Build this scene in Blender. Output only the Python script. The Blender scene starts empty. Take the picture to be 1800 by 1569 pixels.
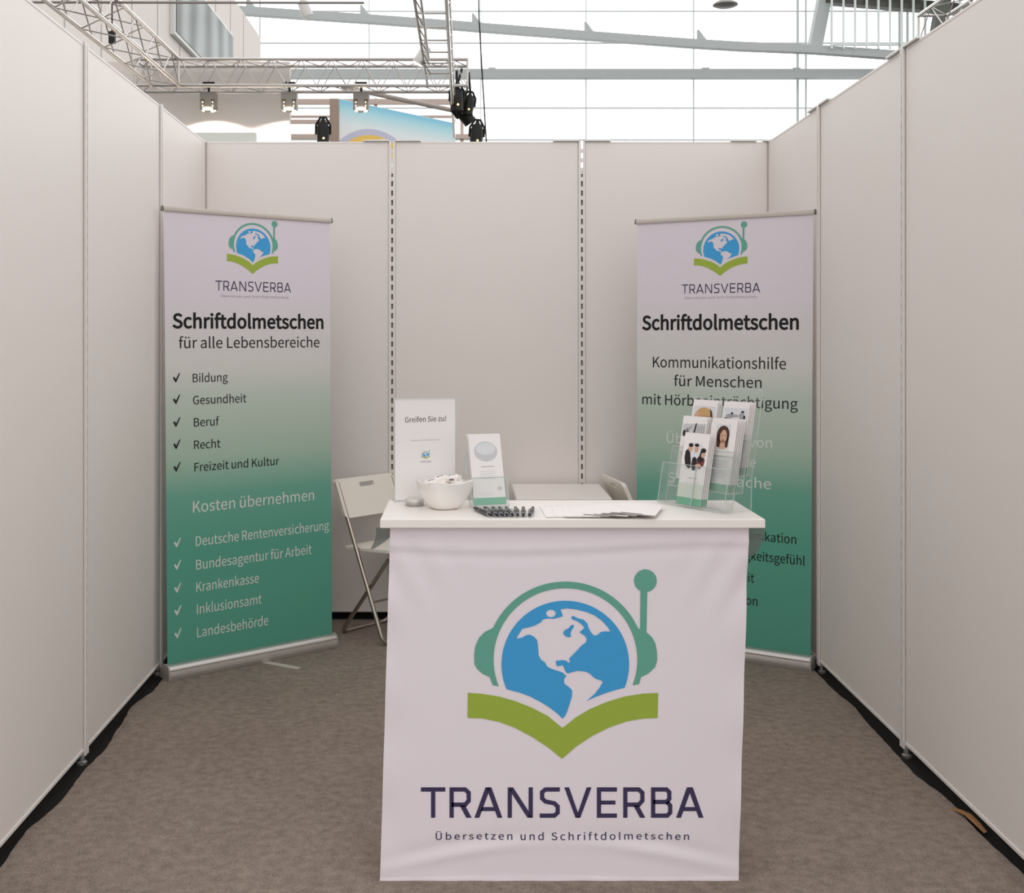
import bpy, bmesh, math, random
from mathutils import Vector, Matrix

# ------------------------------------------------------------------ camera, sky, exposure
SC = bpy.context.scene
COL = SC.collection
PI = math.pi
R = math.radians
EYE = 1.51
FPX = 2020.0            # focal length in pixels of the 1800 px wide frame
HX, HY = 818.0, 590.0   # where the horizon and the booth axis meet in that frame

cd = bpy.data.cameras.new('camera')
cam = bpy.data.objects.new('camera', cd)
COL.objects.link(cam)
cam.location = (0, 0, EYE)
cam.rotation_euler = (PI / 2, 0, 0)
cd.sensor_fit = 'HORIZONTAL'
cd.sensor_width = 36.0
cd.lens = 36.0 * FPX / 1800.0
cd.shift_x = (900.0 - HX) / 1800.0
cd.shift_y = -(784.5 - HY) / 1800.0
cd.clip_end = 300
SC.camera = cam

SC.view_settings.view_transform = 'Standard'
SC.view_settings.look = 'None'
SC.view_settings.gamma = 1.0
SC.view_settings.use_curve_mapping = False
SC.view_settings.exposure = 0.0
SC.cycles.use_denoising = True
SC.cycles.max_bounces = 10
SC.cycles.transparent_max_bounces = 24
SC.cycles.caustics_reflective = False
SC.cycles.caustics_refractive = False

# an overcast sky, brightest low down beyond the glass front of the hall (+Y)
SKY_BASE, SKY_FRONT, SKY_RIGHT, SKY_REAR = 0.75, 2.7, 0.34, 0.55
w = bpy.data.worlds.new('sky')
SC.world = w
w.use_nodes = True
nt = w.node_tree
nt.nodes.clear()
out = nt.nodes.new('ShaderNodeOutputWorld')
bg = nt.nodes.new('ShaderNodeBackground')
tc = nt.nodes.new('ShaderNodeTexCoord')
sp = nt.nodes.new('ShaderNodeSeparateXYZ')
mr = nt.nodes.new('ShaderNodeMapRange')
mr.interpolation_type = 'SMOOTHSTEP'
mr.inputs['From Min'].default_value = 0.25
mr.inputs['From Max'].default_value = 0.95
mr.inputs['To Min'].default_value = SKY_BASE
mr.inputs['To Max'].default_value = SKY_FRONT
bg.inputs['Color'].default_value = (1.0, 0.985, 0.975, 1)
nt.links.new(tc.outputs['Generated'], sp.inputs[0])
nt.links.new(sp.outputs['Y'], mr.inputs['Value'])
m2 = nt.nodes.new('ShaderNodeMapRange')          # sky raised toward the right, added to brighten the left wall
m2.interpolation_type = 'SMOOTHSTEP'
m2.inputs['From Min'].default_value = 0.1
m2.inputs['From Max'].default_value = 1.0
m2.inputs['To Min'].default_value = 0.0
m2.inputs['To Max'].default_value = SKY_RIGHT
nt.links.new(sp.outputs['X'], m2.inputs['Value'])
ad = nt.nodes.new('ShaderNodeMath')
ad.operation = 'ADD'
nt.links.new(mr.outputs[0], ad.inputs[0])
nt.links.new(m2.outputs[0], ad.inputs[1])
m3 = nt.nodes.new('ShaderNodeMapRange')          # unseen boost behind the camera, added to brighten counter and back wall
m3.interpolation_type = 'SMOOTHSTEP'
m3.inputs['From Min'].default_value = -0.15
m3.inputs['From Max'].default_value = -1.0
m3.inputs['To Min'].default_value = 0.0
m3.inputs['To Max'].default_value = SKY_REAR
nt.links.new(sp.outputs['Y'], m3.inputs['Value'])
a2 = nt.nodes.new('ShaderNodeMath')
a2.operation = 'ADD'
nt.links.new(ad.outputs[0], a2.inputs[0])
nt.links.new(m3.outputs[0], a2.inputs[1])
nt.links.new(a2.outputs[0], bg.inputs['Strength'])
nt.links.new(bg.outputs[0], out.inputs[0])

# ------------------------------------------------------------------ helpers
def lin(c):
    return tuple((x / 255 / 12.92) if x / 255 <= 0.04045 else ((x / 255 + 0.055) / 1.055) ** 2.4 for x in c) + (1,)

MATS = {}
def mat(name, rgb, rough=0.6, metal=0.0, var=0.04, scale=40, bump=0.0, spec=0.4, emit=0.0):
    """Principled material whose colour is broken up a little by noise."""
    if name in MATS:
        return MATS[name]
    m = bpy.data.materials.new(name)
    m.use_nodes = True
    t = m.node_tree
    b = t.nodes['Principled BSDF']
    c = lin(rgb)
    co = t.nodes.new('ShaderNodeTexCoord')
    no = t.nodes.new('ShaderNodeTexNoise')
    no.inputs['Scale'].default_value = scale
    no.inputs['Detail'].default_value = 4
    t.links.new(co.outputs['Object'], no.inputs['Vector'])
    mx = t.nodes.new('ShaderNodeMix')
    mx.data_type = 'RGBA'
    mx.inputs[6].default_value = tuple(x * (1 - var) for x in c[:3]) + (1,)
    mx.inputs[7].default_value = tuple(min(1, x * (1 + var)) for x in c[:3]) + (1,)
    t.links.new(no.outputs['Fac'], mx.inputs[0])
    t.links.new(mx.outputs[2], b.inputs['Base Color'])
    b.inputs['Roughness'].default_value = rough
    b.inputs['Metallic'].default_value = metal
    b.inputs['Specular IOR Level'].default_value = spec
    if emit:
        b.inputs['Emission Color'].default_value = c
        b.inputs['Emission Strength'].default_value = emit
    if bump:
        bp = t.nodes.new('ShaderNodeBump')
        bp.inputs['Strength'].default_value = bump
        bp.inputs['Distance'].default_value = 0.004
        t.links.new(no.outputs['Fac'], bp.inputs['Height'])
        t.links.new(bp.outputs[0], b.inputs['Normal'])
    MATS[name] = m
    return m

def mat_clear(name, tint=(0.985, 0.993, 0.99), gloss=0.9, rough=0.02, film=0.012):
    """Clear sheet plastic or window glass: see-through with Fresnel reflections and a faint milky body."""
    m = bpy.data.materials.new(name)
    m.use_nodes = True
    t = m.node_tree
    t.nodes.clear()
    o = t.nodes.new('ShaderNodeOutputMaterial')
    tr = t.nodes.new('ShaderNodeBsdfTransparent')
    tr.inputs[0].default_value = tint + (1,)
    df = t.nodes.new('ShaderNodeBsdfDiffuse')
    df.inputs[0].default_value = (0.8, 0.85, 0.84, 1)
    gl = t.nodes.new('ShaderNodeBsdfGlossy')
    gl.inputs['Color'].default_value = (gloss, gloss, gloss, 1)
    gl.inputs['Roughness'].default_value = rough
    lw = t.nodes.new('ShaderNodeLayerWeight')
    lw.inputs['Blend'].default_value = .5
    pw = t.nodes.new('ShaderNodeMath')
    pw.operation = 'POWER'
    pw.inputs[1].default_value = 4.0
    t.links.new(lw.outputs['Facing'], pw.inputs[0])
    fr = t.nodes.new('ShaderNodeMath')
    fr.operation = 'MULTIPLY_ADD'
    fr.inputs[1].default_value = .7
    fr.inputs[2].default_value = .035
    t.links.new(pw.outputs[0], fr.inputs[0])
    m0 = t.nodes.new('ShaderNodeMixShader')
    m0.inputs[0].default_value = film
    m1 = t.nodes.new('ShaderNodeMixShader')
    t.links.new(tr.outputs[0], m0.inputs[1])
    t.links.new(df.outputs[0], m0.inputs[2])
    t.links.new(fr.outputs[0], m1.inputs[0])
    t.links.new(m0.outputs[0], m1.inputs[1])
    t.links.new(gl.outputs[0], m1.inputs[2])
    t.links.new(m1.outputs[0], o.inputs[0])
    return m

class MB:
    """Collects shapes and links them as ONE mesh object."""
    def __init__(s):
        s.v, s.f, s.m = [], [], []
    def add(s, vs, fs, mi=0):
        n = len(s.v)
        s.v += [tuple(v) for v in vs]
        s.f += [tuple(n + i for i in f) for f in fs]
        s.m += [mi] * len(fs)
        return s
    def box(s, c, d, mi=0, rot=None):
        x, y, z = d[0] / 2, d[1] / 2, d[2] / 2
        vs = [Vector((sx * x, sy * y, sz * z)) for sz in (-1, 1) for sy in (-1, 1) for sx in (-1, 1)]
        if rot is not None:
            vs = [rot @ v for v in vs]
        vs = [v + Vector(c) for v in vs]
        return s.add(vs, [(0, 2, 3, 1), (4, 5, 7, 6), (0, 1, 5, 4), (2, 6, 7, 3), (0, 4, 6, 2), (1, 3, 7, 5)], mi)
    def bar(s, a, b, wx, wz, mi=0):
        a, b = Vector(a), Vector(b)
        d = b - a
        q = d.to_track_quat('Y', 'Z').to_matrix()
        return s.box((a + b) / 2, (wx, d.length, wz), mi, q)
    def rings(s, rings, mi=0, closed=False, caps=True):
        n = len(rings[0])
        vs = [p for r in rings for p in r]
        fs = []
        k = len(rings)
        for i in range(k if closed else k - 1):
            j = (i + 1) % k
            for a in range(n):
                b = (a + 1) % n
                fs.append((i * n + a, i * n + b, j * n + b, j * n + a))
        if caps and not closed:
            fs.append(tuple(range(n))[::-1])
            fs.append(tuple((k - 1) * n + a for a in range(n)))
        return s.add(vs, fs, mi)
    def tube(s, pts, r, seg=10, mi=0, closed=False):
        pts = [Vector(p) for p in pts]
        rs = r if isinstance(r, (list, tuple)) else [r] * len(pts)
        rings, up = [], None
        for i, p in enumerate(pts):
            if closed:
                t = pts[(i + 1) % len(pts)] - pts[i - 1]
            else:
                t = pts[min(i + 1, len(pts) - 1)] - pts[max(i - 1, 0)]
            t.normalize()
            if up is None:
                up = Vector((0, 0, 1)) if abs(t.z) < 0.9 else Vector((1, 0, 0))
            sd = t.cross(up).normalized()
            up = sd.cross(t).normalized()
            rings.append([p + rs[i] * (math.cos(2 * PI * k / seg) * sd + math.sin(2 * PI * k / seg) * up) for k in range(seg)])
        return s.rings(rings, mi, closed)
    def lathe(s, prof, seg=24, mi=0, M=None, power=None):
        rings = []
        for r, z in prof:
            ring = []
            for k in range(seg):
                a = 2 * PI * k / seg
                c, q = math.cos(a), math.sin(a)
                f = 1.0
                if power:
                    f = (abs(c) ** power + abs(q) ** power) ** (-1 / power)
                v = Vector((r * f * c, r * f * q, z))
                ring.append(M @ v if M else v)
            rings.append(ring)
        return s.rings(rings, mi)
    def prism(s, poly, a, b, mi=0):
        """poly in a plane, each point given by a(p) and b(p): the two faces of the slab."""
        n = len(poly)
        vs = [a(p) for p in poly] + [b(p) for p in poly]
        fs = [tuple(range(n))[::-1], tuple(range(n, 2 * n))]
        fs += [(i, (i + 1) % n, n + (i + 1) % n, n + i) for i in range(n)]
        return s.add(vs, fs, mi)
    def build(s, name, mats, parent=None, smooth=False, bevel=0.0, loc=None, rotz=None):
        me = bpy.data.meshes.new(name)
        me.from_pydata(s.v, [], s.f)
        for m in (mats if isinstance(mats, (list, tuple)) else [mats]):
            me.materials.append(m)
        me.polygons.foreach_set('material_index', s.m)
        bm = bmesh.new()
        bm.from_mesh(me)
        bmesh.ops.recalc_face_normals(bm, faces=bm.faces)
        bm.to_mesh(me)
        bm.free()
        if smooth:
            me.polygons.foreach_set('use_smooth', [True] * len(me.polygons))
            me.set_sharp_from_angle(angle=R(40))
        o = bpy.data.objects.new(name, me)
        COL.objects.link(o)
        if parent:
            o.parent = parent
        if loc is not None:
            o.location = loc
        if rotz is not None:
            o.rotation_euler = (0, 0, rotz)
        if bevel:
            b = o.modifiers.new('bevel', 'BEVEL')
            b.width = bevel
            b.segments = 2
            b.limit_method = 'ANGLE'
        return o

def tag(o, label, cat=None, group=None, kind=None):
    if label:
        o['label'] = label
    if cat:
        o['category'] = cat
    if group:
        o['group'] = group
    if kind:
        o['kind'] = kind
    return o

def thing(name, loc, label, cat, rotz=0.0, group=None, kind=None):
    o = bpy.data.objects.new(name, None)
    o.empty_display_size = 0.1
    COL.objects.link(o)
    o.location = loc
    o.rotation_euler = (0, 0, rotz)
    return tag(o, label, cat, group, kind)

def copy_tree(o, parent=None):
    kids = [c for c in bpy.data.objects if c.parent == o]
    c = o.copy()
    COL.objects.link(c)
    if parent:
        c.parent = parent
    for k in kids:
        copy_tree(k, c)
    return c

def at(px, py, y):
    """The point at depth y that the photograph shows at (px, py)."""
    return Vector(((px - HX) * y / FPX, y, EYE - (py - HY) * y / FPX))

# ------------------------------------------------------------------ lettering: glyph outlines, filled flat
GLYPH_DATA = """!|113|46,77 68,77 72,226 72,262 40,262 41,226|56,-5 68,-1 76,7 79,20 76,32 68,41 56,44 45,41 36,32 33,20 36,7 45,-1;
A|213|1,0 34,0 59,78 153,78 177,0 211,0 124,257 88,257|67,104 79,144 105,230 106,230 132,144 145,104;
B|230|35,0 117,0 156,5 187,19 207,42 214,75 210,99 200,117 183,129 162,137 162,138 183,150 195,170 200,194 193,223 175,242 147,253 111,257 35,257|68,148 68,231 107,231 141,227 161,214 168,190 161,167 141,153 106,148|68,26 68,123 112,123 142,120 164,111 178,97 182,76 178,54 164,38 142,29 112,26;
D|241|35,0 101,0 152,9 190,34 212,75 220,129 212,184 189,224 152,248 99,257 35,257|68,27 68,230 97,230 136,224 165,204 181,172 187,129 181,86 165,54 136,34 97,27;
E|206|35,0 187,0 187,28 68,28 68,121 165,121 165,149 68,149 68,229 183,229 183,257 35,257;
F|193|35,0 68,0 68,115 166,115 166,143 68,143 68,229 183,229 183,257 35,257;
G|241|136,-5 161,-2 182,4 201,13 215,25 215,133 131,133 131,106 186,106 186,39 173,31 157,26 139,24 103,31 76,52 59,85 54,129 60,172 77,205 104,226 139,233 162,230 180,221 194,209 212,230 199,241 183,251 162,258 138,261 91,252 54,226 29,184 20,128 29,72 53,31 90,4;
H|255|35,0 68,0 68,121 187,121 187,0 220,0 220,257 187,257 187,149 68,149 68,257 35,257;
I|103|35,0 68,0 68,257 35,257;
K|226|35,0 68,0 68,81 112,134 189,0 225,0 132,159 213,257 176,257 68,128 68,257 35,257;
L|190|35,0 180,0 180,28 68,28 68,257 35,257;
M|284|35,0 64,0 64,142 60,218 62,218 82,159 131,26 153,26 201,159 222,218 223,218 219,142 219,0 249,0 249,257 210,257 161,119 143,66 142,66 123,119 74,257 35,257;
N|253|35,0 66,0 66,135 62,215 63,215 91,162 185,0 218,0 218,257 187,257 187,123 192,42 190,42 162,95 68,257 35,257;
R|222|68,135 68,230 111,230 145,226 166,212 173,185 166,157 145,140 111,135|176,0 213,0 147,112 171,122 189,137 201,158 205,185 199,219 180,241 152,253 116,257 35,257 35,0 68,0 68,109 114,109;
S|209|106,-5 143,1 170,17 188,40 194,68 190,93 178,112 162,126 141,137 104,153 84,162 68,175 62,196 68,215 84,228 110,233 132,230 151,222 168,209 185,230 170,242 152,252 132,259 110,261 77,256 52,242 35,221 29,193 34,169 46,150 63,137 81,127 118,111 140,101 155,87 161,65 154,44 136,29 107,24 81,28 57,39 36,56 17,33 35,18 56,6 80,-2;
T|210|89,0 121,0 121,229 199,229 199,257 11,257 11,229 89,229;
V|201|82,0 120,0 201,257 168,257 127,118 102,33 101,33 76,118 34,257 0,257;
Z|211|18,0 195,0 195,28 57,28 193,237 193,257 30,257 30,229 153,229 18,20;
a|197|76,-5 99,-1 120,9 139,23 140,23 143,0 169,0 169,117 165,149 154,174 133,189 103,195 74,191 49,182 29,170 41,148 58,158 77,165 98,168 122,161 134,144 137,120 85,111 49,97 28,77 21,49 28,20 47,2|85,21 68,24 56,34 51,51 56,68 70,82 97,92 137,99 137,46 120,32 103,24;
b|216|116,-5 147,2 173,22 192,55 199,98 194,138 179,169 155,188 123,195 102,191 82,182 63,168 64,202 64,279 32,279 32,0 58,0 61,20 62,20 79,7 98,-2|111,22 97,24 81,30 64,42 64,142 82,156 99,165 115,168 138,163 154,149 163,127 165,98 161,66 150,42 132,28;
c|179|107,-5 129,-2 150,7 169,19 155,41 142,31 127,25 110,22 86,27 67,42 55,65 51,95 56,125 68,148 87,163 111,168 125,166 137,160 149,152 165,173 150,184 132,192 110,195 75,188 46,169 26,137 18,95 25,53 44,22 72,2;
d|217|97,-5 119,-1 138,9 155,22 156,22 159,0 185,0 185,279 153,279 153,206 154,173 138,185 121,192 101,195 70,188 43,168 25,137 19,95 24,53 40,21 65,2|104,22 82,27 65,42 55,65 51,95 56,125 68,148 85,163 106,168 122,166 137,160 153,148 153,48 137,34 121,25;
e|194|109,-5 133,-2 154,5 172,15 160,36 146,28 130,23 113,21 88,26 68,39 55,60 50,88 178,88 179,106 174,143 160,171 136,189 103,195 72,188 44,168 25,137 18,95 25,53 45,22 74,2|49,110 56,135 68,154 85,166 104,169 129,163 146,143 151,110;
f|114|12,164 37,164 37,0 69,0 69,164 110,164 110,190 69,190 69,220 72,241 81,253 96,258 118,252 125,277 115,280 104,282 93,283 68,279 51,266 41,247 37,221 37,190 12,188;
g|197|96,-88 136,-82 166,-68 186,-47 193,-22 188,-1 176,13 155,21 126,23 89,23 69,26 59,33 56,44 57,53 62,61 68,67 77,63 86,61 96,60 123,65 145,78 160,99 166,126 164,142 158,155 150,166 189,166 189,190 123,190 96,195 69,190 46,177 31,155 25,127 29,106 38,89 50,76 50,75 40,66 32,54 29,39 31,26 37,15 46,8 46,6 31,-6 21,-21 18,-37 24,-58 40,-74 65,-84|96,82 76,87 61,103 56,127 61,151 76,166 96,172 117,166 131,151 137,127 131,103 116,87|101,-65 71,-61 52,-50 46,-32 48,-21 54,-10 65,0 90,-3 123,-3 144,-5 157,-13 161,-27 154,-46 133,-60;
h|213|32,0 64,0 64,138 82,154 98,164 116,167 137,162 149,145 152,116 152,0 184,0 184,120 181,152 170,176 152,190 126,195 102,191 81,179 63,163 64,202 64,279 32,279;
i|96|32,0 64,0 64,190 32,190|48,229 59,232 67,239 70,251 67,262 59,269 48,271 37,269 30,262 27,251 30,239 37,232;
k|193|32,0 64,0 64,50 99,92 155,0 190,0 118,113 181,190 146,190 65,90 64,90 64,279 32,279;
l|99|66,-5 84,-2 80,23 73,22 69,23 66,28 64,36 64,279 32,279 32,38 36,15 47,0;
m|324|32,0 64,0 64,138 81,154 97,164 112,167 132,162 144,145 147,116 147,0 179,0 179,138 196,154 212,164 227,167 247,162 259,145 263,116 263,0 294,0 294,120 291,152 280,176 262,190 237,195 215,190 194,178 174,159 164,178 146,191 121,195 100,191 80,179 62,162 58,190 32,190;
n|214|32,0 64,0 64,138 82,154 98,164 116,167 137,162 149,145 152,116 152,0 184,0 184,120 181,152 170,176 152,190 126,195 102,191 81,179 62,162 58,190 32,190;
o|212|106,-5 139,2 167,22 187,53 194,95 187,137 167,169 139,188 106,195 73,188 45,169 25,137 18,95 25,53 45,22 73,2|106,22 84,27 66,42 55,65 51,95 55,125 66,148 84,163 106,168 129,163 146,148 157,125 161,95 157,65 146,42 129,27;
p|217|32,-80 64,-80 64,-16 63,18 81,5 98,-2 116,-5 147,2 173,22 192,55 199,98 194,138 179,169 155,188 123,195 101,191 81,181 62,168 58,190 32,190|111,22 97,24 81,30 64,42 64,142 82,156 99,165 115,168 138,163 154,149 163,127 165,98 161,66 150,42 132,28;
r|136|32,0 64,0 64,122 79,148 95,162 112,166 131,163 137,191 116,195 96,190 78,176 62,155 58,190 32,190;
s|164|82,-5 112,0 133,12 146,30 151,52 146,75 132,90 114,101 93,110 73,118 58,128 52,143 56,156 68,166 88,170 103,168 117,162 131,153 146,173 130,184 110,192 87,195 59,191 39,179 26,162 22,141 30,115 51,97 77,86 98,78 114,66 120,50 116,35 104,24 83,20 62,23 44,31 27,43 11,22 31,8 56,-1;
t|132|92,-5 104,-4 116,-1 127,2 121,27 99,21 82,26 72,38 70,58 70,164 121,164 121,190 70,190 70,244 43,244 40,190 9,188 9,164 38,164 38,59 41,33 50,13 66,0;
u|213|88,-5 112,0 132,12 151,30 152,30 154,0 181,0 181,190 149,190 149,55 132,37 115,26 97,23 77,28 65,45 62,74 62,190 29,190 29,70 33,38 44,14 62,0;
v|182|73,0 111,0 178,190 146,190 110,82 93,26 91,26 74,82 38,190 5,190;
z|166|12,0 156,0 156,26 53,26 153,173 153,190 23,190 23,164 112,164 12,17;
Ü|252|126,-5 163,1 192,20 211,54 218,106 218,257 187,257 187,105 183,66 170,41 150,28 126,24 103,28 84,41 71,66 67,105 67,257 34,257 34,106 41,54 61,20 90,1|86,280 96,283 103,289 105,299 103,309 96,316 86,318 76,316 69,309 67,299 69,289 76,283|166,280 176,283 183,289 185,299 183,309 176,316 166,318 156,316 150,309 147,299 150,289 156,283;
ä|197|76,-5 99,-1 120,9 139,23 140,23 143,0 169,0 169,117 165,149 154,174 133,189 103,195 74,191 49,182 29,170 41,148 58,158 77,165 98,168 122,161 134,144 137,120 85,111 49,97 28,77 21,49 28,20 47,2|85,21 68,24 56,34 51,51 56,68 70,82 97,92 137,99 137,46 120,32 103,24|67,230 77,233 84,239 86,249 84,259 77,266 67,269 57,266 50,259 48,249 50,239 57,233|142,230 152,233 159,239 162,249 159,259 152,266 142,269 132,266 125,259 123,249 125,239 132,233;
ö|212|106,-5 139,2 167,22 187,53 194,95 187,137 167,169 139,188 106,195 73,188 45,169 25,137 18,95 25,53 45,22 73,2|106,22 84,27 66,42 55,65 51,95 55,125 66,148 84,163 106,168 129,163 146,148 157,125 161,95 157,65 146,42 129,27|69,230 78,233 85,239 88,249 85,259 78,266 69,269 58,266 52,259 49,249 52,239 58,233|144,230 154,233 160,239 163,249 160,259 154,266 144,269 134,266 127,259 124,249 127,239 134,233;
ü|213|88,-5 112,0 132,12 151,30 152,30 154,0 181,0 181,190 149,190 149,55 132,37 115,26 97,23 77,28 65,45 62,74 62,190 29,190 29,70 33,38 44,14 62,0|68,230 78,233 85,239 88,249 85,259 78,266 68,269 58,266 52,259 49,249 52,239 58,233|144,230 154,233 161,239 163,249 161,259 154,266 144,269 134,266 127,259 124,249 127,239 134,233"""
GL = {}
for row in GLYPH_DATA.split(';\n'):
    p = row.split('|')
    GL[p[0]] = (int(p[1]), [[tuple(map(int, q.split(','))) for q in c.split(' ')] for c in p[2:]])
CAP = 257.0

def fill(polys, bold=0.0):
    """Fill outlines (with holes) and return verts and faces in the plane."""
    cu = bpy.data.curves.new('outline', 'CURVE')
    cu.dimensions = '2D'
    cu.fill_mode = 'BOTH'
    cu.offset = bold
    for p in polys:
        s = cu.splines.new('POLY')
        s.points.add(len(p) - 1)
        for i, (x, y) in enumerate(p):
            s.points[i].co = (x, y, 0, 1)
        s.use_cyclic_u = True
    ob = bpy.data.objects.new('outline', cu)
    me = ob.to_mesh()
    vs = [(v.co.x, v.co.y) for v in me.vertices]
    fs = [tuple(q.vertices) for q in me.polygons]
    ob.to_mesh_clear()
    bpy.data.objects.remove(ob)
    bpy.data.curves.remove(cu)
    return vs, fs

GF = {}
def text(mb, s, x0, x1, z, cap, P, mi=0, bold=0.0, spread=0.0, dz=0.0):
    """One line of lettering from x0 to x1 on baseline z, cap height cap; P(x, z) puts a point on the sheet."""
    adv = 0
    plan = []
    for ch in s:
        if ch == ' ':
            adv += 72 + spread
            continue
        plan.append((ch, adv))
        adv += GL[ch][0] + spread
    last = plan[-1]
    lx = last[1] + max(p[0] for c in GL[last[0]][1] for p in c)
    fx = min(p[0] for c in GL[plan[0][0]][1] for p in c)
    k = (x1 - x0) / (lx - fx)
    q = cap / CAP
    for ch, a in plan:
        key = (ch, bold)
        if key not in GF:
            v_, f_ = fill(GL[ch][1])
            if bold:                                  # heavier weight: the outline itself gets a stroke
                for c in GL[ch][1]:
                    for qd in _stroke(c + c[:2], bold * 2):
                        n_ = len(v_)
                        v_ = v_ + [tuple(q_) for q_ in qd]
                        f_ = f_ + [(n_, n_ + 1, n_ + 2, n_ + 3)]
            GF[key] = (v_, f_)
        vs, fs = GF[key]
        mb.add([P(x0 + (a + v[0] - fx) * k, z + v[1] * q + dz * (x0 + (a + v[0] - fx) * k - x0)) for v in vs], fs, mi)

def tick(mb, x, z, h, P, mi=0):
    pts = [(-.46, .0), (-.27, .13), (-.08, -.14), (.34, .52), (.46, .47), (-.03, -.48), (-.15, -.48)]
    mb.add([P(x + a * h * .86, z + b * h * .95) for a, b in pts], [(0, 1, 2, 5, 6), (2, 3, 4, 5)], mi)

# the emblem: globe with headphones over an open book, in units of the book's width, tip of the book at (0, 0)
def _c(s):
    return [((float(a) - 803) / 1419, -(float(b) - 1495) / 1419) for a, b in (q.split(',') for q in s.split())]
def _arc(cx, cy, rx, ry, a0, a1, n=40):
    return [((cx + rx * math.cos(R(a0 + (a1 - a0) * i / n)) - 803) / 1419, -(cy - ry * math.sin(R(a0 + (a1 - a0) * i / n)) - 1495) / 1419) for i in range(n + 1)]
EM = []
globe = _arc(821, 790, 475, 475, 203, -21.5, 60) + _c(
    "1200,980 1120,1005 1040,1035 978,1065 1040,1010 1075,965 1100,922 1085,908 1050,900 1025,880 1000,857 975,845 915,838 870,848 840,858 "
    "822,845 812,815 800,795 780,803 757,803 748,765 790,758 825,760 850,782 855,765 850,745 880,715 905,690 940,650 975,625 980,600 965,575 "
    "925,550 950,530 965,515 940,490 910,468 870,452 865,432 885,430 920,448 955,455 985,485 995,520 1015,555 1035,575 1060,570 1085,548 "
    "1120,543 1158,545 1135,510 1095,465 1040,425 980,400 900,380 830,372 785,380 795,405 803,430 770,442 730,450 690,447 655,455 640,475 "
    "595,500 545,515 500,525 455,598 500,590 530,572 560,568 590,585 612,610 618,660 622,720 640,755 670,775 685,805 715,822 755,835 800,850 "
    "828,875 810,905 815,935 850,960 872,985 870,1030 855,1080 835,1140 820,1175 800,1195 760,1155 700,1110 640,1072 560,1030 480,1000")
EM.append(('blue', [globe, _arc(714, 410, 36, 28, 0, 345, 16)]))
EM.append(('blue', [_c("880,492 885,510 865,540 860,560 863,585 840,588 815,575 805,555 815,535 845,520 862,500")]))
EM.append(('green', [_arc(822, 755, 535, 533, 202, -21, 50) + _c("1370,937 1385,885 1440,858 1490,810 1505,760 1503,690 1490,630 1465,585 1425,550 1431,248")
                     + _arc(1417, 166, 85, 85, -80, 245, 30) + _c("1380,248 1378,520") + _arc(822, 755, 590, 583, 23, 155.5, 40)
                     + _c("270,525 225,545 180,590 152,650 142,720 145,790 165,825 205,860 258,885 280,945")]))
EM.append(('olive', [_c("95,1002 200,1010 330,1030 450,1065 570,1112 690,1175 800,1265 900,1185 1000,1125 1130,1070 1260,1030 1400,1008 1512,1003 "
                        "1508,1190 1400,1195 1280,1215 1150,1260 1020,1325 900,1405 797,1495 700,1415 580,1335 450,1265 330,1220 200,1193 93,1190")]))
EMF = [(k, fill(p)) for k, p in EM]
def emblem(mb, cx, z, wd, P, mi, ht=None):
    ht = ht or wd
    for k, (vs, fs) in EMF:
        mb.add([P(cx + v[0] * wd, z + v[1] * ht) for v in vs], fs, mi[k])

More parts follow.
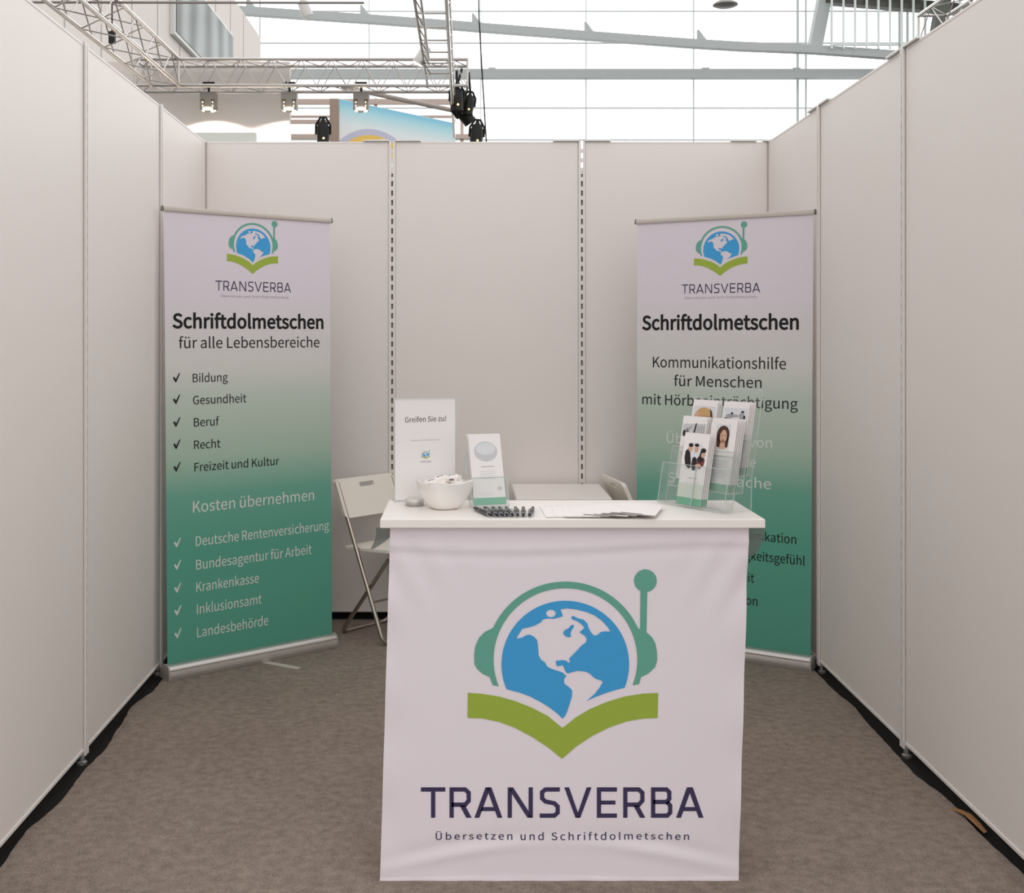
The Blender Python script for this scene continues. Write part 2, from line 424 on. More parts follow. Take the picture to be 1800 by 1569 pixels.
# the wide squared capitals of the wordmark: strokes in units of the cap height
def _stroke(path, t=0.14):
    quads = []
    n = len(path)
    off = []
    for i in range(n):
        p = Vector(path[i])
        d0 = (p - Vector(path[i - 1])).normalized() if i else None
        d1 = (Vector(path[i + 1]) - p).normalized() if i < n - 1 else None
        a = d0 or d1
        b = d1 or d0
        n0, n1 = Vector((-a.y, a.x)), Vector((-b.y, b.x))
        m = n0 + n1
        m = m.normalized() if m.length > 1e-6 else n0
        m = m * (t / 2) / max(0.5, m.dot(n0))
        off.append((p + m, p - m))
    for i in range(n - 1):
        quads.append([off[i][0], off[i + 1][0], off[i + 1][1], off[i][1]])
    return quads
def _cap(ch, W, t=.14):
    h = t / 2
    if ch == 'T':
        return _stroke([(0, 1 - h), (W, 1 - h)], t) + _stroke([(W / 2, 1 - h), (W / 2, 0)], t)
    if ch == 'R':
        return _stroke([(h, 0), (h, 1 - h), (W - .22, 1 - h), (W - .1, 1 - .18), (W - .1, .56), (W - .22, .43), (h, .43)], t) + [[(.34, .40), (.52, .40), (W, 0), (W - t * 1.28, 0)]]
    if ch == 'A':
        return [[(0, 0), (t * 1.14, 0), (W / 2 + .07, 1), (W / 2 + .07 - t * 1.2, 1)], [(W, 0), (W - t * 1.14, 0), (W / 2 - .07, 1), (W / 2 - .07 + t * 1.2, 1)], [(.2, .22), (W - .2, .22), (W - .25, .22 + t * .93), (.25, .22 + t * .93)]]
    if ch == 'N':
        return _stroke([(h, 0), (h, 1)], t) + _stroke([(W - h, 0), (W - h, 1)], t) + [[(0, 1), (t * 1.28, 1), (W, 0), (W - t * 1.28, 0)]]
    if ch == 'S':
        return _stroke([(W - .02, 1 - h), (.2, 1 - h), (.09, .84), (.09, .64), (.2, .535), (W - .2, .475), (W - .09, .37), (W - .09, .17), (W - .2, h), (0.01, h)], t)
    if ch == 'V':
        return [[(0, 1), (t * 1.14, 1), (W / 2 + .06, 0), (W / 2 + .06 - t, 0)], [(W, 1), (W - t * 1.14, 1), (W / 2 - .06, 0), (W / 2 - .06 + t, 0)]]
    if ch == 'E':
        return _stroke([(W, 1 - h), (h, 1 - h), (h, h), (W, h)], t) + _stroke([(h, .5), (W - .05, .5)], .13)
    if ch == 'B':
        return _stroke([(h, .52), (W - .2, .52), (W - .11, .62), (W - .11, .84), (W - .2, 1 - h), (h, 1 - h), (h, h), (W - .18, h), (W - .08, .17), (W - .08, .4), (W - .18, .52)], t)
    return []
WORDMARK = [('T', 0, .815), ('R', .956, 1.696), ('A', 1.79, 2.72), ('N', 2.90, 3.74), ('S', 3.96, 4.66), ('V', 4.79, 5.70),
            ('E', 5.88, 6.55), ('R', 6.76, 7.50), ('B', 7.69, 8.41), ('A', 8.53, 9.444)]
def wordmark(mb, x0, x1, z, cap, P, mi=0, t=.14):
    k = (x1 - x0) / 9.444
    for ch, a, b in WORDMARK:
        for q in _cap(ch, b - a, t):
            mb.add([P(x0 + (a + p[0]) * k, z + p[1] * cap) for p in q], [tuple(range(len(q)))], mi)

# ------------------------------------------------------------------ materials
M_panel = mat('white coated panel', (238, 231, 227), 0.5, 0, .012, 3)
M_alu = mat('anodised aluminium', (205, 203, 200), 0.38, 0.85, .05, 60)
M_alu_white = mat('pale aluminium post', (236, 230, 226), 0.45, 0.0, .02, 30)
M_slot = mat('post inner channel', (186, 176, 166), 0.7)
M_joint = mat('post edge line', (190, 183, 177), 0.6)
M_black = mat('black gap shade', (14, 12, 11), 0.9)
M_hall_floor = mat('dark hall screed', (30, 27, 25), 0.85, 0, .2, 6)
M_steel = mat('grey painted steel', (186, 192, 191), 0.55, 0.0, .04, 8)
M_mullion = mat('pale mullion steel', (204, 210, 209), 0.5)  # paler than the beams: backlight bloom is put into the colour
M_truss = mat('truss aluminium', (205, 200, 196), 0.35, 0.7, .05, 30)
M_hallwhite = mat('pale hall partition', (226, 218, 212), 0.7, 0, .02, 2)
M_lampbody = mat('silver lamp housing', (142, 136, 130), 0.45, 0.3)
M_blackmetal = mat('black lamp housing', (20, 21, 20), 0.45, 0.2)
M_bulb = mat('lit lamp glass', (255, 236, 205), 0.4, 0, .01, 5, emit=4)
M_print_black = mat('black print', (22, 20, 20), 0.5)
M_print_white = mat('white print', (226, 232, 226), 0.5)
M_blue = mat('emblem blue', (64, 163, 223), 0.6)
M_green = mat('emblem green', (103, 171, 153), 0.6)
M_olive = mat('emblem olive', (160, 182, 67), 0.6)
M_navy = mat('wordmark navy', (60, 52, 88), 0.6)
M_grey_print = mat('small grey print', (140, 130, 140), 0.6)
M_fabric = mat('white fabric cover', (242, 233, 240), 0.75, 0, .012, 120, .05)
M_top = mat('white laminate', (252, 246, 241), 0.35, 0, .01, 12)
M_paper = mat('white paper', (246, 241, 240), 0.6, 0, .01, 30)
M_mint = mat('mint green print', (112, 182, 150), 0.6)
M_ceramic = mat('white glazed bowl', (244, 240, 236), 0.18, 0, .01, 10, spec=.6)
M_chair = mat('white chair plastic', (246, 240, 230), 0.4, 0, .01, 10)
M_chrome = mat('chromed tube', (190, 182, 172), 0.22, 1.0, .02, 10)
M_pen = mat('black pen plastic', (24, 22, 30), 0.3)
M_pensilver = mat('silver pen trim', (190, 190, 195), 0.25, 0.9)
M_clear = mat_clear('clear acrylic')
M_edge = mat_clear('acrylic edge', (0.9, 0.95, 0.93), .95, .05, .45)
M_film = mat_clear('smoky clear vinyl', (0.55, 0.6, 0.58), .7, .12, .18)
M_glass = mat_clear('facade glass', (0.98, 1.0, 0.995), .3, .02, .0)

def mat_carpet():
    m = bpy.data.materials.new('needle felt carpet')
    m.use_nodes = True
    t = m.node_tree
    b = t.nodes['Principled BSDF']
    co = t.nodes.new('ShaderNodeTexCoord')
    cols = []
    for sc, det, lo, hi in ((150, 3, (92, 82, 75), (188, 173, 161)), (30, 8, (100, 89, 82), (184, 169, 157)), (3.0, 3, (134, 122, 112), (152, 139, 128))):
        n = t.nodes.new('ShaderNodeTexNoise')
        n.inputs['Scale'].default_value = sc
        n.inputs['Detail'].default_value = det
        t.links.new(co.outputs['Object'], n.inputs['Vector'])
        r = t.nodes.new('ShaderNodeValToRGB')
        r.color_ramp.elements[0].position = .3
        r.color_ramp.elements[1].position = .7
        r.color_ramp.elements[0].color = lin(lo)
        r.color_ramp.elements[1].color = lin(hi)
        t.links.new(n.outputs['Fac'], r.inputs[0])
        cols.append((n, r))
    m1 = t.nodes.new('ShaderNodeMix'); m1.data_type = 'RGBA'; m1.inputs[0].default_value = .5
    m2 = t.nodes.new('ShaderNodeMix'); m2.data_type = 'RGBA'; m2.inputs[0].default_value = .4
    t.links.new(cols[0][1].outputs[0], m1.inputs[6]); t.links.new(cols[1][1].outputs[0], m1.inputs[7])
    t.links.new(m1.outputs[2], m2.inputs[6]); t.links.new(cols[2][1].outputs[0], m2.inputs[7])
    t.links.new(m2.outputs[2], b.inputs['Base Color'])
    b.inputs['Roughness'].default_value = .95
    b.inputs['Specular IOR Level'].default_value = .1
    bp = t.nodes.new('ShaderNodeBump')
    bp.inputs['Strength'].default_value = .5
    bp.inputs['Distance'].default_value = .004
    t.links.new(cols[0][0].outputs['Fac'], bp.inputs['Height'])
    t.links.new(bp.outputs[0], b.inputs['Normal'])
    return m
M_carpet = mat_carpet()

def mat_ramp(name, stops, axis='Z', lo=0.0, hi=1.0, rough=.5):
    """A printed colour gradient along one object axis."""
    m = bpy.data.materials.new(name)
    m.use_nodes = True
    t = m.node_tree
    b = t.nodes['Principled BSDF']
    co = t.nodes.new('ShaderNodeTexCoord')
    s = t.nodes.new('ShaderNodeSeparateXYZ')
    mr = t.nodes.new('ShaderNodeMapRange')
    mr.inputs['From Min'].default_value = lo
    mr.inputs['From Max'].default_value = hi
    r = t.nodes.new('ShaderNodeValToRGB')
    el = r.color_ramp.elements
    while len(el) < len(stops):
        el.new(.5)
    for e, (p, c) in zip(el, stops):
        e.position = p
        e.color = lin(c)
    t.links.new(co.outputs['Object'], s.inputs[0])
    t.links.new(s.outputs[axis], mr.inputs['Value'])
    t.links.new(mr.outputs[0], r.inputs[0])
    t.links.new(r.outputs[0], b.inputs['Base Color'])
    b.inputs['Roughness'].default_value = rough
    b.inputs['Specular IOR Level'].default_value = .3
    return m
M_banner = mat_ramp('banner print, white fading to green', [(0, (94, 170, 149)), (0.27, (94, 170, 149)), (0.385, (112, 176, 156)), (0.47, (172, 198, 179)), (0.6, (196, 208, 197)), (0.66, (217, 217, 212)), (0.76, (222, 218, 220)), (0.82, (228, 219, 228)), (1, (228, 219, 228))], 'Z', 0, 2.06, .45)

# ------------------------------------------------------------------ setting: floors
random.seed(4)
WL0, WL1 = Vector((-1.378, 6.10)), Vector((-1.315, 2.10))     # left wall, back end and front end (inner face)
WR0, WR1 = Vector((1.607, 6.10)), Vector((1.547, 2.10))       # right wall
ZB, ZT = 0.045, 2.54                                          # panels: lower and upper edge

fm = MB()
N = 160
def edge(a, b, sgn, k, seed):
    rnd = random.Random(seed)
    ctrl = [rnd.uniform(.004, .042) for _ in range(26)]
    pts = []
    for i in range(N + 1):
        t = i / N * 24
        j = int(t)
        f = t - j
        f = f * f * (3 - 2 * f)
        g = ctrl[j] * (1 - f) + ctrl[min(j + 1, 25)] * f + rnd.uniform(0, .004)
        p = a.lerp(b, i / N)
        pts.append((p.x + sgn * g, p.y))
    return pts
L_ = edge(Vector((-1.38, 6.085)), Vector((-1.30, 0.4)), 1, .03, 5)
R_ = edge(Vector((1.609, 6.085)), Vector((1.53, 0.4)), -1, .03, 11)
NX = 14
vs, fs = [], []
for i in range(N + 1):
    for k in range(NX + 1):
        u = k / NX
        vs.append((L_[i][0] * (1 - u) + R_[i][0] * u, L_[i][1], 0.0))
for i in range(N):
    for k in range(NX):
        a = i * (NX + 1) + k
        fs.append((a, a + 1, a + NX + 2, a + NX + 1))
fm.add(vs, fs)
floor = fm.build('floor', M_carpet)
so = floor.modifiers.new('thickness', 'SOLIDIFY')
so.thickness = .006
so.offset = -1
tag(floor, 'grey brown felt carpet with ragged edges covering the booth floor', 'floor', kind='structure')
floor.location.z = 0.0

hf = MB()
hf.box((3, 15, -.031), (46, 50, .05))
hall = hf.build('hall_floor', M_hall_floor)
tag(hall, 'dark bare hall floor showing in the gap below the booth walls', 'floor', kind='structure')

# ------------------------------------------------------------------ setting: booth walls
def ladder_post(name, parent, p, along, inward, slots=True):
    """Slotted aluminium upright: two flanges, rungs between the slots, closed channel behind."""
    mb = MB()
    a = Vector((along.x, along.y, 0)); n = Vector((inward.x, inward.y, 0))
    base = Vector((p.x, p.y, 0))
    rot = Matrix((( a.x, n.x, 0), (a.y, n.y, 0), (0, 0, 1)))
    H = ZT + .004 - .03
    for s in (-1, 1):
        mb.box(base + a * (s * .0115) + n * .002 + Vector((0, 0, .03 + H / 2)), (.012, .012, H), 0, rot)
        mb.box(base + a * (s * .0186) - n * .002 + Vector((0, 0, .03 + H / 2)), (.0022, .008, H), 2, rot)  # thin strip coloured as the shadow line beside each flange
    zz = .03
    k = 0
    while zz < ZT - .02:
        mb.box(base + n * .0005 + Vector((0, 0, zz + .011)), (.013, .009, .022), 0, rot)
        zz += .05
    mb.box(base - n * .016 + Vector((0, 0, .03 + (H - .17) / 2)), (.036, .006, H - .17), 1, rot)
    for s in (-1, 1):
        mb.box(base + a * (s * .0165) - n * .024 + Vector((0, 0, .03 + H / 2)), (.004, .042, H), 0, rot)
    o = mb.build(name, [M_alu_white, M_slot, M_joint], parent)
    ft = MB()
    ft.lathe([(.012, 0), (.012, .03)], 10, 0, Matrix.Translation(base - n * .012))
    ft.lathe([(.019, -.0055), (.019, .004), (.012, .008)], 10, 0, Matrix.Translation(base - n * .012))
    ft.build('levelling_foot', M_alu, parent, True)
    return o

def wall(name, a, b, n, panels, label, clips=()):
    """Booth wall from a to b (inner face), n pointing into the booth; panels = joints as fractions."""
    w_ = thing(name, (0, 0, 0), label, 'wall', kind='structure')
    d = (b - a)
    L = d.length
    d = d / L
    rot = Matrix(((d.x, n.x, 0), (d.y, n.y, 0), (0, 0, 1)))
    for i in range(len(panels) - 1):
        p, q = a + d * (L * panels[i]), a + d * (L * panels[i + 1])
        if panels[i] > .01:
            p = p + d * .020
        if panels[i + 1] < .99 or name != 'wall_back':
            q = q - d * .020
        c = (p + q) / 2 - n * .004
        ln = (q - p).length - .001
        mb = MB()
        mb.box((c.x, c.y, (ZB + .012 + ZT - .010) / 2), (ln, .006, ZT - ZB - .022), 0, rot)
        mb.build('wall_panel', M_panel, w_)
        rl = MB()
        rl.box((c.x - n.x * .012, c.y - n.y * .012, ZT - .005), (ln, .034, .010), 0, rot)
        rl.build('top_rail', M_alu_white, w_, bevel=.0015)
        rl = MB()
        rl.box((c.x - n.x * .012, c.y - n.y * .012, ZB + .006), (ln, .038, .012), 0, rot)
        rl.build('bottom_rail', M_alu_white, w_, bevel=.0015)
    for i, f in enumerate(panels):
        p = a + d * (L * f)
        if f < .01 or (name == 'wall_back' and f > .99):
            continue
        ladder_post('post', w_, p, d, n)
    for f in clips:
        p = a + d * (L * f)
        mb = MB()
        for s in (-1, 1):
            c = p + d * (s * .085) - n * .012
            mb.box((c.x, c.y, ZT + .0045), (.135, .05, .009), 0, rot)
            e = p + d * (s * .05) - n * .012
            mb.box((e.x, e.y, ZT + .011), (.02, .02, .006), 0, rot)
        mb.build('rail_clamp', M_alu, w_, bevel=.0015)
    return w_

dl = (WL1 - WL0).normalized()
nl = Vector((-dl.y, dl.x)); nl = nl if nl.x > 0 else -nl
dr = (WR1 - WR0).normalized()
nr = Vector((-dr.y, dr.x)); nr = nr if nr.x < 0 else -nr
bw0, bw1 = Vector((-1.378, 6.10)), Vector((1.607, 6.10))
wall('wall_back', bw0, bw1, Vector((0, -1)), [0.0, .3316, .6687, 1.0], 'white booth wall of three panels across the back', (.3316, .6687, .985))
wall('wall_left', WL0, WL1, nl, [.002, .24, .508, .755, 1.0], 'white booth wall along the left side of the carpet')
wall('wall_right', WR0, WR1, nr, [.002, .232, .491, .745, 1.0], 'white booth wall along the right side of the carpet', (.491, .232))

_wb = bpy.data.objects['wall_back']
for cx_ in (-1.378 - .014, 1.607 + .014):
    mb = MB()
    mb.box((cx_, 6.118, (ZB + ZT) / 2), (.040, .040, ZT - ZB))
    mb.build('corner_post', M_joint, _wb)

def gap_shade(name, a, b, n, label):
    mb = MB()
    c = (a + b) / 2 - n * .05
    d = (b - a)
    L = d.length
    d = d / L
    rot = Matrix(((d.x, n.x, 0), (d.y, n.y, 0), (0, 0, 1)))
    mb.box((c.x, c.y, (ZB + .02) / 2 - .003), (L, .012, ZB + .02), 0, rot)  # black board added behind the gap, standing in for the shade there
    return tag(mb.build(name, M_black, None), label, 'gap strip', kind='structure')
gap_shade('gap_shade_back', bw0, bw1, Vector((0, -1)), 'added dark strip as shade in the gap under the back booth wall')
gap_shade('gap_shade_left', WL0, WL1, nl, 'added dark strip as shade in the gap under the left booth wall')
gap_shade('gap_shade_right', WR0, WR1, nr, 'added dark strip as shade in the gap under the right booth wall')

# torn scrap of brown paper tape in the gap under the right wall
mb = MB()
sc_pts = [(1.550, 3.665, .003, .008), (1.560, 3.63, .010, .012), (1.567, 3.58, .018, .013), (1.573, 3.52, .012, .011), (1.577, 3.48, .004, .006)]
for i in range(len(sc_pts) - 1):
    x0, y0, z0, w0 = sc_pts[i]
    x1, y1, z1, w1 = sc_pts[i + 1]
    mb.add([(x0 - w0, y0, z0), (x0 + w0 * .6, y0, z0 + .004), (x1 + w1 * .6, y1, z1 + .004), (x1 - w1, y1, z1)], [(0, 1, 2, 3)])
o = mb.build('paper_scrap', mat('brown kraft paper', (160, 118, 76), .7))
o.modifiers.new('t', 'SOLIDIFY').thickness = .0008
tag(o, 'torn brown paper scrap curled in the gap below the right wall', 'paper scrap')

# ------------------------------------------------------------------ promotion counter
DF = 3.177                # depth of the fabric front
counter = thing('promotion_counter', (.283, DF, 0), 'white promotion counter with globe and book emblem on its fabric front', 'counter')
CW = .991
def lean(x, z):
    return x + .005 - .0285 * (1 - z / .985)
def crease(x, z):
    u = (x + CW / 2) / CW
    v = z / .985
    s = 0.0
    s += .0035 * math.exp(-((v - .945 + .012 * math.sin(u * 5)) / .012) ** 2)
    s -= .0030 * math.exp(-((v - .925 + .012 * math.sin(u * 5)) / .014) ** 2)
    for side in (0, 1):
        q = u if side == 0 else 1 - u
        g = math.exp(-(q / .16) ** 2)
        s += .004 * g * math.sin((v * 1.0 + q * 1.9) * 34 + side) * math.exp(-((v - .87) / .11) ** 2)
        arc = .035 + .075 * math.sin(min(1, q / .5) * PI / 2)
        h = math.exp(-((q - .22) / .2) ** 2)
        s += .0055 * h * math.exp(-((v - arc) / .016) ** 2)
        s -= .0045 * h * math.exp(-((v - arc - .026) / .018) ** 2)
        s += .003 * math.exp(-((q - .0) / .05) ** 2) * math.sin(v * 26 + side * 2)
    s += .002 * math.sin(u * 9 + 1) * math.exp(-(v / .05) ** 2)
    return s
NU, NV = 90, 100
mb = MB()
vs, fs = [], []
cols = [(-CW / 2, .30 - .30 * k / 4, 0) for k in range(4)] + [(-CW / 2 + CW * k / NU, 0, 1) for k in range(NU + 1)] + [(CW / 2, .30 * (k + 1) / 4, 0) for k in range(4)]
for j in range(NV + 1):
    z = .004 + (.985 - .006) * j / NV
    for (x, y, f) in cols:
        vs.append((lean(x, z), (y - crease(x, z)) if f else y + .0, z + (.0025 * math.sin(x * 7 + 1) if j == 0 and f else 0)))
n = len(cols)
for j in range(NV):
    for i in range(n - 1):
        fs.append((j * n + i, j * n + i + 1, (j + 1) * n + i + 1, (j + 1) * n + i))
mb.add(vs, fs)
cover = mb.build('fabric_cover', M_fabric, counter, True)
# hem along the foot of the cover
hm = MB()
rings = []
for k in range(61):
    x = -CW / 2 + CW * k / 60
    q = .0035 + .001 * math.sin(k * .7)
    rings.append([Vector((lean(x, 0), -.001 - q, .002)), Vector((lean(x, 0), .0, .002)), Vector((lean(x, 0), .0, .014)), Vector((lean(x, 0), -.001 - q * .5, .014))])
hm.rings(rings)
hm.build('hem', M_fabric, cover, True)

def on_cover(px, py):
    return ((px - HX) * DF / FPX - .283, EYE - (py - HY) * DF / FPX)
PC = lambda x, z: (x, -crease(2 * x - lean(x, z), z) - .0014, z)
lm = MB()
cx, tz = on_cover(989.4, 1333)
emblem(lm, cx, tz, 335 * DF / FPX, PC, {'blue': 0, 'green': 1, 'olive': 2}, 334 * DF / FPX)
lm.build('emblem', [M_blue, M_green, M_olive], cover)
lm = MB()
x0, z0 = on_cover(740, 1436.5)
x1, _ = on_cover(1236.5, 0)
wordmark(lm, x0, x1, z0, 53.5 * DF / FPX, PC)
lm.build('wordmark', M_navy, cover)
lm = MB()
x0, z0 = on_cover(766, 1475.5)
x1, _ = on_cover(1211, 0)
text(lm, 'Übersetzen und Schriftdolmetschen', x0, x1, z0, 12.5 * DF / FPX, PC, 0, 1.5, 62)
lm.build('tagline', M_navy, cover)

TX0, TX1, TY0, TY1, TZ = -.234 - .283, .822 - .283, -.03, .335, 1.008
mb = MB()
mb.box(((TX0 + TX1) / 2, (TY0 + TY1) / 2, TZ - .0125), (TX1 - TX0, TY1 - TY0, .025))
mb.build('tabletop', M_top, counter, bevel=.003)
mb = MB()
mb.box(((TX0 + TX1) / 2 + .0, (TY0 + TY1) / 2 + .005, TZ - .0275), (CW - .03, .28, .005))
mb.build('top_frame', M_slot, counter)
def flap(poly, y0, y1):
    """a curved tongue of clear vinyl hanging below the overhang of the top"""
    b = MB()
    n_ = len(poly)
    b.prism(poly, lambda p: (p[0], y0 + (y1 - y0) * (.98 - p[1]) / .07, p[1]), lambda p: (p[0], y0 + (y1 - y0) * (.98 - p[1]) / .07 + .0025, p[1]))
    return b.build('side_flap', M_film, counter, True)
def w2(px, py, d):
    q = at(px, py, d)
    return (q.x - .283, q.z)
flap([w2(x, y, 3.25) for x, y in ((661, 927), (692, 927), (692, 940), (676, 955), (655, 971), (648, 972), (656, 956), (660, 942))], .06, .12)
flap([w2(x, y, 3.25) for x, y in ((1306, 927), (1343, 927), (1343, 942), (1340, 960), (1334, 974), (1325, 980), (1306, 981))], .06, .09)

# ------------------------------------------------------------------ roll-up banners
def banner(loc, ang, label, rows, ticks, emb, wm, sub, foot):
    t = thing('roll_up_banner', (loc[0], loc[1], 0), label, 'banner', R(ang), 'green roll-up banners by the side walls')
    W2 = .434
    # cassette: a rounded aluminium profile with end caps
    prof = [(.0, .004), (-.004, .012), (-.003, .03), (.0, .046), (.006, .060), (.018, .068), (.034, .070), (.05, .068), (.07, .058), (.088, .038), (.094, .016), (.094, .004)]
    mb = MB()
    mb.rings([[Vector((x, p[0], p[1])) for p in prof] for x in (-W2 + .006, W2 - .006)])
    mb.box((0, -.004, .024), (2 * W2 - .012, .002, .004))
    mb.box((0, -.003, .050), (2 * W2 - .012, .003, .005))
    base = mb.build('base', mat('brushed silver cassette', (214, 210, 206), .34, .75, .06, 80), t, True)
    for s in (-1, 1):
        cb = MB()
        cb.rings([[Vector((s * (W2 - .006) + e, p[0] * 1.04, p[1] * 1.03 + .001)) for p in prof] for e in ((0, .006) if s > 0 else (-.006, 0))])
        cb.build('end_cap', mat('grey plastic cap', (176, 172, 168), .5), t, True)
    for fx, fa in foot:
        fb = MB()
        fb.bar((fx[0], fx[1], .0045), (fa[0], fa[1], .0035), .036, .005)
        fb.build('swivel_foot', mat('pale grey foot', (206, 198, 190), .5), t, bevel=.0015)
    LEAN = .028
    yb, zt = .036, 2.062
    def Pt(x, z, o=.0):
        return Vector((x, yb + LEAN * z / zt - o, z))
    pb = MB()
    pb.tube([(0, .05, .04), (0, .05 + LEAN + .012, zt - .01)], .009, 10)
    pb.build('pole', M_alu, t, True)
    sb = MB()
    nz = 24
    vs, fs = [], []
    for j in range(nz + 1):
        z = .064 + (zt - .064) * j / nz
        hw = .424 + .004 * j / nz
        for k in range(13):
            x = -hw + 2 * hw * k / 12
            vs.append(Pt(x, z))
    for j in range(nz):
        for k in range(12):
            a = j * 13 + k
            fs.append((a, a + 1, a + 14, a + 13))
    sb.add(vs, fs)
    sheet = sb.build('graphic_panel', M_banner, t, True)
    
    P = lambda x, z: Pt(x, z, .0008)
    eb = MB()
    emblem(eb, emb[0], emb[1], emb[2], P, {'blue': 0, 'green': 1, 'olive': 2}, emb[3])
    eb.build('emblem', [M_blue, M_green, M_olive], sheet)
    wb = MB()
    wordmark(wb, wm[0], wm[1], wm[2], wm[3], P, 0, .11)
    wb.build('wordmark', M_navy, sheet)
    ub = MB()
    text(ub, 'Übersetzen und Schriftdolmetschen', sub[0], sub[1], sub[2], .0105, P, 0, 0, 62)
    ub.build('tagline', M_grey_print, sheet)
    for (s, x0, x1, z, cap, st) in rows:
        lb = MB()
        text(lb, s, x0, x1, z, cap, P, 0, {'h': 10.5, 'k': 1.2, 'w': 1.6}[st])
        ln = lb.build('headline' if st == 'h' else 'text_line', M_print_white if st == 'w' else M_print_black, sheet)
        ln['label'] = {'h': 'bold black headline', 'k': 'black line of text', 'w': 'white line of text'}[st]
    for x, z, st in ticks:
        lb = MB()
        tick(lb, x, z, .044, P)
        lb.build('check_mark', M_print_white if st == 'w' else M_print_black, sheet)['label'] = 'white check mark' if st == 'w' else 'black check mark'
    rb = MB()
    pr = [(-.008, -.007), (-.010, .002), (-.007, .011), (0, .0156), (.007, .011), (.010, .002), (.008, -.007)]
    rb.rings([[Pt(x, zt + .004) + Vector((0, p[0], p[1])) for p in pr] for x in (-.433, .433)])
    rb.build('top_rail', mat('satin grey rail', (196, 186, 178), .45, .2), t, True)
    for s in (-1, 1):
        cb = MB()
        cb.rings([[Pt(s * .433 + e, zt + .004) + Vector((0, p[0] * 1.15, p[1] * 1.12)) for p in pr] for e in ((0, .006) if s > 0 else (-.006, 0))])
        cb.build('rail_cap', mat('dark rail cap', (120, 114, 110), .5), t, True)
    return t

ROWS_L = [('Schriftdolmetschen', -.3884, .3853, 1.545, .062, 'h'), ('für alle Lebensbereiche', -.3616, .3641, 1.455, .0485, 'k'),
          ('Bildung', -.2965, -.1245, 1.303, .0375, 'k'), ('Gesundheit', -.2954, -.031, 1.204, .0375, 'k'), ('Beruf', -.2921, -.1687, 1.105, .0375, 'k'),
          ('Recht', -.2921, -.1631, 1.0045, .0375, 'k'), ('Freizeit und Kultur', -.291, .1386, .9045, .0375, 'k'),
          ('Kosten übernehmen', -.2992, .3278, .7225, .049, 'w'), ('Deutsche Rentenversicherung', -.2866, .411, .572, .043, 'w'),
          ('Bundesagentur für Arbeit', -.2855, .312, .467, .043, 'w'), ('Krankenkasse', -.2855, .0277, .368, .043, 'w'),
          ('Inklusionsamt', -.2828, .0413, .269, .043, 'w'), ('Landesbehörde', -.2828, .0753, .1655, .043, 'w')]
TICKS_L = [(-.374, z, 'k') for z in (1.3245, 1.2292, 1.1288, 1.031, .931)] + [(-.374, z, 'w') for z in (.598, .4995, .399, .299, .1986)]
banner((-.9525, 5.273), 38.97, 'green and white roll-up banner with ten ticked lines by the left wall', ROWS_L, TICKS_L,
       (.008, 1.796, .266, .254), (-.1828, .209, 1.715, .0455), (-.1574, .1936, 1.686), [((.018, .06), (.112, -.185))])
ROWS_R = [('Schriftdolmetschen', -.3978, .3621, 1.54, .066, 'h'), ('Kommunikationshilfe', -.3432, .3063, 1.357, .051, 'k'),
          ('für Menschen', -.234, .1934, 1.269, .049, 'k'), ('mit Hörbeeinträchtigung', -.3969, .3608, 1.176, .049, 'k'),
          ('Übertragung von', -.2699, .2437, .9935, .046, 'w'), ('Lautsprache', -.1862, .168, .90, .046, 'w'), ('Schriftsprache', -.2641, .2397, .805, .046, 'w'),
          ('Kommunikation', -.02, .3562, .564, .041, 'k'), ('Zugehörigkeitsgefühl', -.085, .3955, .471, .041, 'k'),
          ('Selbstständigkeit', -.235, .1627, .367, .041, 'k'), ('Inklusion', -.03, .1787, .262, .041, 'k')]
TICKS_R = []
banner((1.1775, 5.372), -31.61, 'green and white roll-up banner behind the clear leaflet rack by the right wall', ROWS_R, TICKS_R,
       (-.006, 1.792, .262, .2535), (-.1977, .1854, 1.712, .0445), (-.1805, .1667, 1.6865), [((-.15, .06), (-.21, -.19))])

